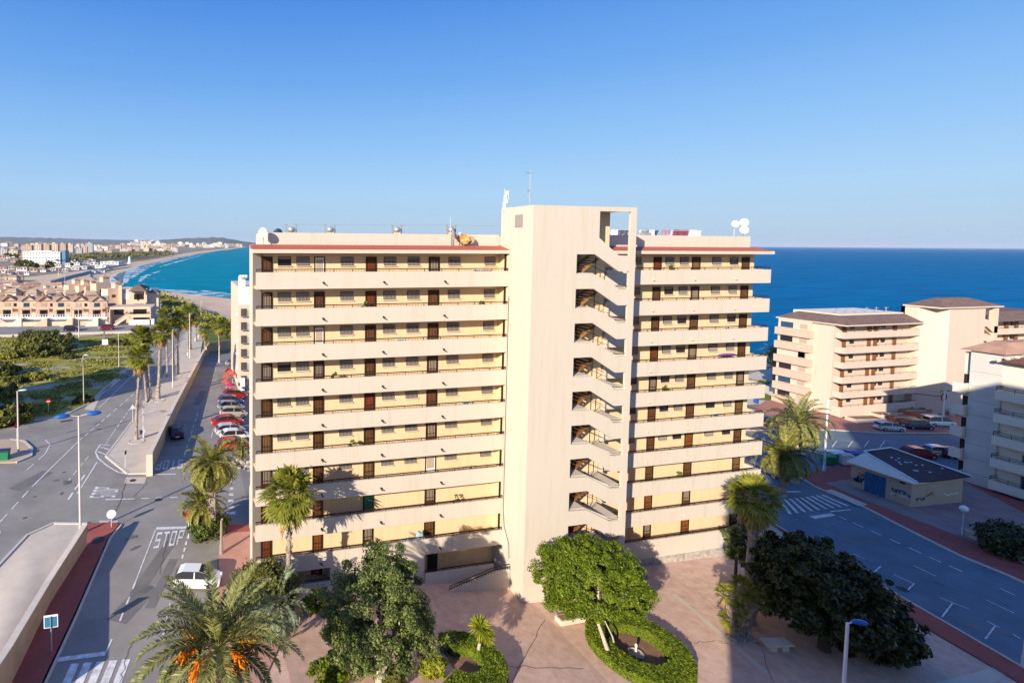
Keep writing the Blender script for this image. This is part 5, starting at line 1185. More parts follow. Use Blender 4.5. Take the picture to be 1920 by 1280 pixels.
lamp(377,612,566,'far white lamp post near the beach slope',arm=.1,hs=(.3,.2,.1),hm=POLEW,r=.08)
lamp(301,600,571,'distant lamp post by the dark lot',arm=.1,hs=(.3,.2,.1),hm=POLEW,r=.08)
lamp(148,633,571,'light pole in front of the terraced houses beside the dark car',arm=.1,hs=(.3,.2,.1),hm=POLEW,r=.12)
lamp(122,552,512,'distant light pole behind the terraced houses',arm=.1,hs=(.3,.2,.1),hm=POLEW,r=.1); lamp(110,520,500,'distant light pole near the beach parking',arm=.1,hs=(.3,.2,.1),hm=POLEW,r=.12)
lamp(411,680,650,'short cream post rising from the garden wall',arm=.05,hs=(.1,.1,.1),hm=POLE,r=.12); lamp(288,572,545,'distant pole beside the beach villa',arm=.05,hs=(.2,.1,.1),hm=POLE,r=.1)
lamp(1545,884,749,'tall white lamp post with small dark head by the date palms',arm=.25,hs=(.35,.16,.08),hm=BLACK,pm=POLEW,r=.12)
lamp(1768,787,734,'white lamp post with thin dark arm before the pink tower',heads=((1,0),(-1,0)),arm=.5,hs=(.5,.16,.06),hm=BLACK,pm=POLEW,r=.13)
b=G(1585,1420); lamp(1574,1420,1167,'white lamp post with blue head rising at the bottom right',arm=.25,hs=(.42,.2,.12),pm=POLEW,r=.1,rz=R(-20))
lamp(1804,1004,958,'white globe lamp on a thin post by the low wall',ball=.34,pm=POLEW,r=.05,hm=WHITE)
lamp(1919,1252,1195,'white post at the right edge on the red sidewalk',arm=.05,hs=(.1,.1,.1),hm=POLEW,pm=POLEW,r=.1)
lamp(415,1040,975,'grey utility post beside the pink walkway',arm=.02,hs=(.08,.08,.08),hm=GRILLE,pm=mat('post_wood',(.30,.25,.21),.9),r=.11); lamp(403,1010,925,'thin dark pole behind the crossroads palm',arm=.02,hs=(.05,.05,.05),hm=GRILLE,pm=GRILLE,r=.05)
def sign(u,v,vt,label,shape,m,rz=0,size=.35,back=None,cat='sign',group=None,name='road_sign'):
    b=G(u,v); h=zat(u,vt,b)-b.z; t=T(name,label,cat,b,rz,group)
    mb=MB(); mb.tube([(0,0,0),(0,0,h)],.035,6); P('post',mb,POLEW,t); mb=MB()
    if shape=='round': n=20; k=[(size*math.cos(2*math.pi*i/n),h+size*math.sin(2*math.pi*i/n)) for i in range(n)]
    elif shape=='oct': n=8; k=[(size*math.cos(2*math.pi*(i+.5)/n),h+size*math.sin(2*math.pi*(i+.5)/n)) for i in range(n)]
    elif shape=='tri': k=[(-size,h-size*.6),(size,h-size*.6),(0,h+size)]
    else: k=[(-size,h-size),(size,h-size),(size,h+size),(-size,h+size)]
    mb.xz(k,-.06,-.035); P('plate',mb,m,t); return t
def paint_disc(t,h,r,m,name='symbol',y=-.064,box=None):
    mb=MB(); n=20
    if box: mb.box(box[0],box[1],y-.002,y,h+box[2],h+box[3])
    else: mb.poly([(r*math.cos(2*math.pi*i/n),y,h+r*math.sin(2*math.pi*i/n)) for i in range(n)])
    P(name,mb,m,t)
sign(209,990,963,'round grey backed road sign on the corner of the red sidewalk','round',WHITE,R(10),.42)
t=sign(354,1009,963,'red octagonal stop sign beside the crossroads palm','oct',RED,R(20),.42); h=t.children[1]
s_=sign(97,1226,1163,'square blue grey sign back with white edge on a post by the lower left wall','sq',WHITE,0,.42); hh=zat(97,1163,G(97,1226)); paint_disc(s_,hh,0,TEAL,'panel',box=(-.37,.37,-.37,.3))
mb=MB(); mb.tube([(0,-.1,0),(0,-.1,hh+.35)],.035,6); P('post',mb,GALV,s_)
sign(235,878,848,'thin post with narrow dark sign near the pavement tip','sq',BLACK,R(70),.22)
sign(249,792,763,'white triangular sign by the avenue kerb','tri',WHITE,R(20),.42)
t=sign(91,775,752,'round red sign on a post at the meadow edge','round',RED,R(10),.35); paint_disc(t,zat(91,752,G(91,775)),0,WHITE,box=(-.22,.22,-.06,.06))
t=sign(32,838,797,'red triangle sign on the left corner island','round',RED,R(60),.35)
b=G(266,812); s_=sign(266,823,810,'small blue and white sign at the foot of the cream lamp post','sq',WHITE,0,.38,name='small_sign'); paint_disc(s_,zat(266,810,G(266,823)),0,BLUE,box=(-.2,.26,-.22,.3))
t=sign(197,650,641,'tall white sign board at the top of the meadow','sq',WHITE,0,.7)
sign(317,642,628,'white sign seen between the avenue trunks','sq',WHITE,0,.45)
# bollards between the palms
for i,(u,v) in enumerate(((352,668),(366,640),(372,634),(376,626))):
    b=G(u,v); mb=MB(); mb.lathe([(.14,0),(.14,.8),(.1,.95),(0,1.)],0,0,10); M('bollard',mb,POLEW,['white bollard at the foot of the far avenue palms','second white bollard up the avenue pavement','third white bollard up the avenue pavement','farthest white bollard on the avenue pavement'][i],'bollard','bollards on the avenue pavement',loc=b)
# palm tree pits
for i,(u,v) in enumerate(((256,827),(279,752),(297,750),(330,706))):
    b=G(u,v,.17); mb=MB(); mb.lathe([(.95,0),(1.05,.0),(1.05,.06),(.9,.06),(.85,.02)],0,0,20); M('planting_ring',mb,KERB,['stone ring around the nearest avenue palm','stone edging round the leaning palm pair','stone edging round the dark trunked palm','stone edging round the twin palms'][i],'tree ring','stone rings round the avenue palms',loc=b)
def wheelie(u,v,m,lid,label,w=1.3,d=1.0,h=1.35,rz=0,name='waste_container'):
    t=T(name,label,'container',G(u,v,.04),rz)
    mb=MB(); mb.hexa([(-w/2*.9,-d/2*.85,.15),(w/2*.9,-d/2*.85,.15),(w/2*.9,d/2*.85,.15),(-w/2*.9,d/2*.85,.15)],[(-w/2,-d/2,h*.8),(w/2,-d/2,h*.8),(w/2,d/2,h*.8),(-w/2,d/2,h*.8)]); P('bin_body',mb,m,t)
    mb=MB(); mb.yz([(-d/2-.04,h*.803),(d/2+.04,h*.803),(d/2,h*.92),(0,h),(-d/2,h*.9)],-w/2-.04,w/2+.04); P('lid',mb,lid,t)
    for x in (-w*.38,w*.38):
        mb=MB(); mb.tube([(x,-d*.3,.1),(x+.08,-d*.3,.1)],.1,10); P('wheel',mb,BLACK,t)
    return t
wheelie(5,862,GREENP,mat('navy_lid',(.02,.04,.08),.6),'green waste container at the left edge on the island kerb',1.5)
wheelie(1567,866,mat('bin_teal',(.08,.30,.24),.5),WHITE,'green bodied recycling container with white lid behind the lamp post',1.6,1.3,1.7,R(-15)); wheelie(1583,870,WHITE,mat('bin_cream',(.55,.5,.4),.6),'white recycling container in the middle of the bin row',1.5,1.3,1.6,R(-15)); wheelie(1599,868,BLUE,BLUE,'blue recycling container beside the graffiti hut',1.5,1.3,1.8,R(-15)); wheelie(1552,870,GREENP,GREENP,'dark green container at the left of the bin row',1.4,1.2,1.4,R(-15))
wheelie(1418,756,BLUE,BLUE,'small blue bin by the white wall near the sea park',.6,.6,1.)
# stone bench / table
b=G(1456,1216); t=T('stone_bench','pale stone slab bench on the shaded plaza','bench',b,R(-10)); mb=MB(); mb.box(-.95,.95,-.42,.42,.46,.56); P('seat',mb,COPE,t)
for x in (-.45,.45): mb=MB(); mb.hexa([(x-.28,-.3,0),(x+.28,-.3,0),(x+.28,.3,0),(x-.28,.3,0)],[(x-.2,-.25,.457),(x+.2,-.25,.457),(x+.2,.25,.457),(x-.2,.25,.457)]); P('leg',mb,COPE,t)
# low planter at the tower foot
a=G(1050,1172); b=G(1120,1162); t=T('planter','low stone planter box at the foot of the stair tower','planter',(a.x,a.y,gz(a.x)+.04)); mb=MB(); mb.box(0,(b.x-a.x),-.15,.6,0,.35); P('box',mb,COPE,t); mb=MB(); mb.box(.12,(b.x-a.x)-.12,-.05,.5,.353,.38); P('soil',mb,SOIL,t)
# terrace umbrellas on the left
for i,(u,v) in enumerate(((424,737),(426,726),(428,715),(436,722),(431,744))):
    p=G(u,v); t=T('parasol',['red terrace parasol nearest the parked cars','red terrace parasol behind the nearest one','farthest red terrace parasol','red terrace parasol against the pink block','low magenta parasol above the last red car'][i],'parasol',p,0,'terrace parasols beside the pink block'); mb=MB(); mb.tube([(0,0,0),(0,0,2.4)],.03,6); P('pole',mb,POLEW,t); mb=MB(); mb.lathe([(.95,2.1),(0.02,2.6),(0.01,2.62)],0,0,8); P('canopy',mb,mat('parasol_red',(.55,.08,.05),.8) if i<4 else mat('parasol_magenta',(.5,.02,.12),.8),t)
# ============================================================ pink flats on the right
A=Vector((116.95,72.18,-5.)); 
T_=T('apartment_building','six storey pink apartment building with brown hipped roofs before the open sea','building',(0,0,0))
x0,x1=116.9,136.1; yF=72.2; yB=83.2; ze=11.95; xt1=151.0
mb=MB(); mb.box(x0,x1,yF+1.6,yB,-5.5,ze); mb.box(x0+.0,x0+.12,yF+.3,yF+1.597,-5.5,-4.2); P('wall',mb,PINK,T_)
mb=MB(); mb.box(x0-.5,x0-.006,yB-6.,yB-.2,-5.5,ze-.02); P('bay_wall',mb,PINK,T_)
for k in range(6):
    z=10.72-k*2.75
    mb=MB(); mb.box(x0-1.1,x0-.003,yB-6.2,yB,z-1.9,z-.5); P('salmon_parapet',mb,PINKD,T_)
    mb=MB(); mb.box(x0-.56,x0-.503,yB-2.9,yB-.7,z-.4,z+.7) if k!=2 else mb.box(x0-.56,x0-.503,yB-5.2,yB-4,z-.4,z+.7)
    P('window',mb,BLUEG if k%2==0 else GLASS,T_)
    mb=MB(); mb.box(x0-.56,x0-.503,yB-5.4,yB-4.1,z-.3,z+.6); P('window',mb,BLIND,T_)
def balc_facade(T_,x0,x1,y,ztop,n,h,m,mw,doors,depth=1.5,par=1.15,ret=True):
    for k in range(n):
        z=ztop-k*h; mb=MB(); mb.box(x0,x1,y,y+.15,z-par,z); mb.box(x0+.05,x1-.003,y+.153,y+depth,z-par+.02,z-par+.2); 
        if ret: mb.box(x0,x0+.15,y+.153,y+depth,z-par,z)
        P('balcony_parapet',mb,m,T_)
        mb=MB(); mb.box(x0+.1,x1,y+.05,y+.09,z+.22,z+.27)
        for i in range(int((x1-x0)/2)): mb.box(x0+.5+i*2,x0+.54+i*2,y+.05,y+.09,z,z+.22)
        P('railing',mb,DARKM,T_)
        zf=z-.95
        for d in doors:
            mb=MB(); mb.box(d,d+.9,y+depth-.06,y+depth-.003,zf,zf+2.05); P('door',mb,WOOD,T_)
        for d in doors[:-1]:
            mb=MB(); mb.box(d+1.9,d+2.9,y+depth-.05,y+depth-.003,zf+1.3,zf+2.0); P('window',mb,GLASS,T_)
balc_facade(T_,x0+.05,x1,yF,10.72,6,2.76,PINK,PINK,[x0+1.9,x0+8.2,x0+9.8,x0+14.8])
mb=MB(); mb.box(x0+.04,x1,yF-.02,yF+1.55,-5.5,-4.2); P('base_wall',mb,PINK,T_)
# hipped tile skirt roofs
mb=MB(); e=.5
mb.hexa([(x0-e,yF-e,ze+.2),(x1,yF-e,ze+.2),(x1,yF+2.6,ze+.2),(x0-e,yF+2.6,ze+.2)],[(x0+2.6,yF+2.4,ze+1.5),(x1,yF+2.4,ze+1.5),(x1,yF+2.6,ze+1.5),(x0+2.6,yF+2.6,ze+1.5)])
mb.hexa([(x0-e,yF+2.61,ze+.2),(x0+2.8,yF+2.61,ze+.2),(x0+2.8,yB+.3,ze+.2),(x0-e,yB+.3,ze+.2)],[(x0+2.6,yF+2.61,ze+1.5),(x0+2.8,yF+2.61,ze+1.5),(x0+2.8,yB-1.5,ze+1.5),(x0+2.6,yB-1.5,ze+1.5)])
P('tile_roof',mb,BRT,T_)
mb=MB(); mb.box(x0-e-.05,x1,yF-e-.05,yF+2,ze-.02,ze+.197); mb.box(x0-e-.05,x0+2,yF+2.003,yB+.3,ze-.02,ze+.197); P('eave_fascia',mb,TRIM,T_)
mb=MB(); mb.box(x0+2.8,x1,yF+2.6,yB-.5,ze,ze+1.72); P('terrace_wall',mb,WHW,T_)
for i in range(6): 
    xx=x0+4+i*2.6; mb=MB(); mb.box(xx,xx+.1,yF+4,yF+4.1,ze+1.9,ze+2.7); mb.box(xx-.5,xx+.7,yF+4,yF+4.06,ze+2.5,ze+2.56); P('aerial',mb,GALV,T_)
# tower: five sided front, plain with zigzag stair openings at its right
tx0,tx1=x1,xt1; ty=69.8; zt=15.0
poly=[(tx0,yF+3),(tx0,yF+.6),(tx0+2.9,ty),(tx0+12.5,ty),(tx0+12.5,yF+2.4),(tx0,yF+2.4)]
mb=MB(); mb.prism(poly,-5.5,zt); P('tower_wall',mb,PINK,T_)
mb=MB(); mb.box(tx0+15.2,tx0+16.2,ty,ty+.8,6.5,zt); P('tower_column',mb,PINK,T_)
for k in range(5):
    z=11.7-k*2.76; mb=MB()
    xa,xb,xc,xd=tx0+12.5,tx0+13.2,tx0+15.2,tx0+16.2
    mb.xz([(xa,z+1.0),(xb,z+1.),(xc,z-.4),(xd,z-.4),(xd,z-1.7),(xc,z-1.7),(xb,z-.4),(xa,z-.4)],ty,ty+.25); P('stair_parapet',mb,PINK,T_)
    mb=MB(); mb.hexa([(xb,ty+.3,z-.9),(xc,ty+.3,z-2.2),(xc,ty+2,z-2.2),(xb,ty+2,z-.9)],[(xb,ty+.3,z-.7),(xc,ty+.3,z-2.),(xc,ty+2,z-2.),(xb,ty+2,z-.7)]); P('stair_flight',mb,STY,T_)
mb=MB(); cxm=(tx0+tx1+1)/2
mb.hexa([(tx0-.2,ty-.4,zt+.25),(tx1+1.6,ty-.4,zt+.25),(tx1+1.6,yF+2.6,zt+.25),(tx0-.2,yF+2.6,zt+.25)],[(tx0+4.5,ty+2,zt+1.7),(tx1-3.5,ty+2,zt+1.7),(tx1-3.5,yF+.6,zt+1.7),(tx0+4.5,yF+.6,zt+1.7)]); P('tile_roof',mb,BRT,T_)
mb=MB(); mb.box(tx0-.25,tx1+1.65,ty-.45,yF+2.65,zt+.003,zt+.247); P('eave_fascia',mb,TRIM,T_)
mb=MB(); mb.box(tx1+1.3,176,yF+1.8,yB,-5.5,ze-.6); P('wall',mb,PINK,T_)
balc_facade(T_,tx1+1.3,176,yF,10.2,6,2.76,PINK,PINK,[tx1+3,tx1+6,tx1+12,tx1+15],ret=False)
mb=MB(); mb.hexa([(tx1+1.4,yF-e,ze-.2),(176.5,yF-e,ze-.2),(176.5,yF+2.6,ze-.2),(tx1+1.4,yF+2.6,ze-.2)],[(tx1+1.4,yF+2.4,ze+1.1),(174,yF+2.4,ze+1.1),(174,yF+2.6,ze+1.1),(tx1+1.4,yF+2.6,ze+1.1)]); mb.box(tx1+1.4,176,yF+2.603,yB,ze-.2,ze+1.3); P('tile_roof',mb,BRT,T_)
mb=MB(); p=GY(1715,742,ty+2); mb.tube([(x1-1.2,yF-.4,-1.4),(x1+1.6,ty-.35,-1.5)],.06,6); 
P('pipe',mb,DARKM,T_)
t=T('wall_ornament','round wrought iron ornament fixed on the shaded foot of the pink tower','ornament',(x1+2.0,ty-.3,-1.6)); mb=MB()
for j in range(16):
    a,b_=2*math.pi*j/16,2*math.pi*(j+1)/16; mb.tube([(.7*math.cos(a),-.1,.7*math.sin(a)),(.7*math.cos(b_),-.1,.7*math.sin(b_))],.07,5)
P('ring',mb,DARKM,t)
# planters in front of the pink flats
for i,(u,v,w_) in enumerate(((1622,790,5.5),(1655,782,3.2),(1685,786,4.2),(1705,774,3.8),(1728,780,3.5),(1735,770,3.))):
    p=G(u,v); t=T('planter',['long cream planter wall at the left of the forecourt','small cream planter behind the silver car','terracotta planter box with white edge','upper terracotta planter box','right terracotta planter box by the black car','far right planter box under the pink tower'][i],'planter',p,R(-8),'planters on the forecourt'); mb=MB(); mb.box(-w_/2,w_/2,-1.1,1.1,0,.7); P('box',mb,TERRA if i>1 else PINK,t); mb=MB(); mb.box(-w_/2+.2,w_/2-.2,-.9,.9,.705,.75); P('soil',mb,SOIL,t); mb=MB()
    for (a,b_,c_,d_) in ((-w_/2,w_/2,-1.1,-.903),(-w_/2,w_/2,.903,1.1)): mb.box(a,b_,c_,d_,.703,.8)
    P('rim',mb,COPE,t)
bush('bush','small dark bush in a forecourt planter',1697,768,(1.3,1.2),1.5,LFICUS,.25,30,40,55)
mb=MB(); 
for i in range(4): mb.box(-.5+i*.5,-.2+i*.5,-.3,.3,0,1.2-.2*i)
M('low_steps',mb,PINK,'little pink stepped wall beside the white lamp post','wall',loc=G(1785,778),rz=R(20))
a,b_=G(1412,726),G(1520,774); mb=MB(); n=Vector((.1,-.15,0)); mb.hexa([a-n,b_-n,b_+n,a+n],[x+Vector((0,0,1.6)) for x in (a-n,b_-n,b_+n,a+n)]); M('white_wall',mb,WHW,'long low white wall sloping beside the pink flats','wall')
# ============================================================ right edge building (near balconies, grey gable, far balconies)
T_=T('apartment_building','cream apartment block with grey tiled gable and balconies at the right picture edge','building',(0,0,0))
XG=99.8; yn,yf=45.1,47.9
mb=MB(); mb.box(XG,114,yn,yf,-5.,13.0); P('grey_gable',mb,GREYW,T_)
for i in range(8): mb=MB(); mb.box(XG-.03,XG-.003,yn,yf,-3+i*1.9,-2.97+i*1.9); P('wall_joint',mb,mat('joint_grey',(.30,.29,.27),.9),T_)
mb=MB(); mb.hexa([(XG-.5,yn-.4,13.003),(115,yn-.4,13.003),(115,yf+.9,13.003),(XG-.5,yf+.9,13.003)],[(XG+3,yn+1,14.2),(112,yn+1,14.2),(112,yf-.5,14.2),(XG+3,yf-.5,14.2)]); P('tile_roof',mb,CLAYT,T_)
# far part, balconies project to the left of the gable
mb=MB(); mb.box(XG+.6,114,yf+.003,48.7,-5,12.6); P('wall',mb,WHW,T_)
for k in range(6):
    z=8.6-k*2.9; mb=MB(); mb.box(XG-.6,XG+.597,yf+.05,49.1,z-1.3,z-1.1); mb.box(XG-.6,XG-.45,yf+.05,49.1,z-1.097,z); mb.box(XG-.447,XG+.597,yf+.05,yf+.2,z-1.097,z); P('balcony_parapet',mb,WHW,T_)
    mb=MB(); mb.box(XG+.55,XG+.597,48.15,48.65,z-1.,z+1.1); P('window',mb,GLASS,T_)
# near part: stands forward, brown pantile roof
XN=100.0; y0,y1=26.,44.5
mb=MB(); mb.box(XN,114,y0,yn-.003,-5,12.2); P('wall',mb,WHW,T_)
mb=MB()
mb.hexa([(XN-1.3,y0,12.203),(114,y0,12.203),(114,y1+.5,12.203),(XN-1.3,y1+.5,12.203)],[(XN+6,y0,15.6),(106,y0,15.6),(106,y1-6,15.6),(XN+6,y1-6,15.6)]); P('pantile_roof',mb,BRT2,T_)
mb=MB()
for i in range(14):
    t_=i/13; mb.ell((XN-1.3+7.3*t_,y1+.5-6.5*t_,12.35+3.35*t_),(.28,.28,.2),8,5)
P('ridge_tiles',mb,COPE,T_)
for k in range(6):
    z=8.55-k*2.85; mb=MB(); mb.box(XN-1.5,XN-1.35,y0,y1+.5,z-1.1,z); mb.box(XN-1.347,XN-.003,y0,y1+.5,z-1.1,z-.9); mb.box(XN-1.347,XN-.003,y1+.35,y1+.5,z-.897,z); P('balcony_parapet',mb,WHW,T_)
    mb=MB()
    for dz in (.25,.5): mb.box(XN-1.44,XN-1.40,y0,y1+.45,z+dz,z+dz+.05); mb.box(XN-1.4,XN-.05,y1+.4,y1+.44,z+dz,z+dz+.05)
    for i in range(12): y=y1+.4-i*1.5; mb.box(XN-1.44,XN-1.40,y-.02,y+.02,z,z+.5)
    P('railing',mb,DARKM,T_)
    for j,(a,b_) in enumerate(((41.2,43.0),(38.2,40.2),(34.8,36.2),(31,33.4))):
        mb=MB(); zz=z-.9; 
        if (j+k)%3==1: mb.box(XN-.05,XN-.003,a,b_,zz,zz+2.1)
        else: mb.box(XN-.05,XN-.003,a,b_,zz+.95,zz+1.85)
        o=P('window',mb,BLUEG if k>2 else GLASS,T_); g_=MB()
        for q_ in range(7): yy=a+(b_-a)*(q_+.5)/7; g_.box(XN-.12,XN-.09,yy-.02,yy+.02,zz+(.0 if (j+k)%3==1 else .95),zz+1.9)
        P('window_grille',g_,GRILLE,o)
# garden wall & terrace before that block
for a,b_,lab,m in (((1806,1003),(1935,1062),'low cream stone wall with ledge along the right hand sidewalk',STONE),((1875,1040),(1990,1085),'stepped cream wall behind the clipped shrubs',COPE)):
    a,b_=G(*a),G(*b_); n=Vector((.25,-.35,0)).normalized()*.2; mb=MB(); mb.hexa([a-n,b_-n,b_+n,a+n],[x+Vector((0,0,.75)) for x in (a-n,b_-n,b_+n,a+n)]); M('garden_wall',mb,COPE if m is COPE else mat('pale_stone',(.50,.44,.34),.9,noise=.25,nscale=2),lab,'wall')
# ============================================================ graffiti hut
T_=T('hut','small flat cream hut with blue metal doors, graffiti and a shiny black roof','hut',(0,0,0)); hx0,hx1,hy0,hy1=82.1,90.6,43.4,49.2; zg=-4.15; zh=-1.0
mb=MB(); mb.box(hx0,hx1,hy0,hy1,zg,zh); P('wall',mb,mat('hut_wall',(.46,.37,.27),.9,noise=.12,nscale=.8),T_)
mb=MB(); mb.box(hx0-.03,hx1+.03,hy0-.03,hy1+.03,zg-.1,zg+.25); P('base_band',mb,STONE,T_)
xm=hx0+2.6
mb=MB(); mb.hexa([(hx0-.35,hy0-.35,zh+.003),(xm,hy0-.35,zh+.003),(xm,hy1+.35,zh+.003),(hx0-.35,hy1+.35,zh+.003)],[(hx0-.35,hy0-.35,zh+.1),(xm-2.4,hy0-.35,zh+.15),(xm,hy1+.2,zh+1.1),(hx0-.35,hy1+.35,zh+.1)]); P('white_roof',mb,WHW,T_)
mb=MB(); mb.hexa([(hx0+.25,hy0-.34,zh+.02),(hx1+.5,hy0-.34,zh+.02),(hx1+.5,hy1+.34,zh+.02),(xm+.01,hy1+.34,zh+.02)],[(hx0+.26,hy0-.34,zh+.18),(hx1+.5,hy0-.34,zh+.14),(hx1-1.2,hy1+.34,zh+1.25),(xm+.01,hy1+.34,zh+1.15)]); P('black_roof',mb,BLACKR,T_)
mb=MB(); 
for a,b_ in (((hx1+.5,hy0-.34,zh+.2),(hx1-1.2,hy1+.34,zh+1.3)),((hx1-1.2,hy1+.34,zh+1.3),(xm,hy1+.34,zh+1.2)),((xm,hy1+.34,zh+1.2),(hx0+.26,hy0-.34,zh+.24))): mb.tube([a,b_],.07,5)
P('roof_edging',mb,WHITE,T_)
g2=random.Random(8); mb=MB()
for i in range(16):
    s_,t_=g2.uniform(.15,.9),g2.uniform(.1,.75); x=hx0+2.2+s_*(hx1-hx0-2.6); y=hy0+t_*(hy1-hy0); 
    zz=zh+.2+1.08*(y-hy0+.34)/(hy1-hy0+.68)+.02; mb.poly([(x-.22,y-.06,zz-.012),(x+.05,y-.14,zz-.026),(x+.22,y+.04,zz+.006),(x-.03,y+.13,zz+.024)])
P('roof_spots',mb,mat('pale_spots',(.42,.46,.60),.7),T_)
mb=MB(); 
mb.box(hx0-.05,hx0-.003,45.75,46.75,zg+.1,zh-.45); mb.box(hx0-.05,hx0-.003,46.8,47.75,zg+.1,zh-.45); P('metal_door',mb,mat('blue_door',(.02,.13,.32),.5,noise=.5,nscale=2.5),T_)
mb=MB(); mb.box(hx0-.04,hx0-.003,44.,44.5,zh-.45,zh-.25); P('vent',mb,BLACK,T_)
GC=[mat('spray_blue',(.02,.12,.30),.7),mat('spray_red',(.35,.06,.05),.7),mat('spray_pale',(.60,.62,.52),.7),mat('spray_black',(.06,.06,.08),.7)]
def scribble(fx,n,cu,cz,sw,sh,m,seed,w=.05):
    g=random.Random(seed); mb=MB(); x,z=cu-sw,cz
    for i in range(n):
        nx,nz=cu-sw+2*sw*(i+1)/n+g.uniform(-.12,.12),cz+g.uniform(-sh,sh)
        a,b_=fx(x,z),fx(nx,nz); d=Vector(b_)-Vector(a); d.normalize(); o=Vector((0,0,w)) if abs(d.z)<.7 else (Vector((0,w,0)) if abs(a[0]-b_[0])<1e-6 else Vector((w,0,0)))
        mb.quad(Vector(a)-o,Vector(b_)-o,Vector(b_)+o,Vector(a)+o); x,z=nx,nz
    P('graffiti',mb,m,T_)
fs=lambda u,z:(hx0-.012,u,z); ff=lambda u,z:(u,hy0-.012,z)
scribble(fs,16,48.4,-2.7,.5,.5,GC[0],1,.08); scribble(fs,9,48.0,-2.1,.25,.3,GC[1],2,.04); scribble(fs,10,48.9,-3.0,.25,.25,GC[3],3,.03); scribble(fs,18,44.3,-2.5,.8,.3,GC[0],4,.07); scribble(fs,12,44.5,-3.0,.8,.25,GC[2],5,.08)
scribble(ff,14,hx0+1.5,-3.1,.7,.35,GC[0],6,.07); scribble(ff,12,hx0+3,-2.6,.6,.25,GC[1],7,.05); scribble(ff,12,hx0+6.6,-2.95,1.2,.18,GC[2],8,.08)
# ============================================================ pink block at the far left of the main facade
T_=T('apartment_building','narrow pink and white flats glimpsed left of the central building','building',(0,0,0)); XB=GY(448,600,95).x
mb=MB(); mb.box(XB,XB+26,95,112,-1,18.4); P('wall',mb,PINK,T_); mb=MB(); mb.box(XB-.02,XB+2,94.97,96,15.3,18.5); mb.box(XB+.2,XB+1.3,96.5,98,18.4,20.2); P('white_top',mb,WHITE,T_)
for k in range(7):
    z=14.6-k*2.42; mb=MB(); mb.box(XB+.35,XB+1.35,94.92,94.997,z-1.3,z); o=P('window',mb,GLASS,T_); mb=MB(); mb.box(XB+.3,XB+1.45,94.5,94.9,z-1.4,z-1.32)
    for i in range(6): mb.box(XB+.32+i*.22,XB+.36+i*.22,94.5,94.53,z-1.3,z)
    P('window_cage',mb,GRILLE,o)
    mb=MB(); mb.box(XB-.4,XB-.003,96,97.5,z-1.2,z-1.1); P('awning',mb,WHITE,T_)
mb=MB(); mb.box(XB+.2,XB+1.,94.3,94.9,0,2.2); P('white_cabinet',mb,WHITE,T_)
for i in range(3): mb=MB(); mb.ell((XB+.4+i*.5,96,20.3),(.35,.35,.3),10,6); P('roof_drum',mb,WHITE,T_)
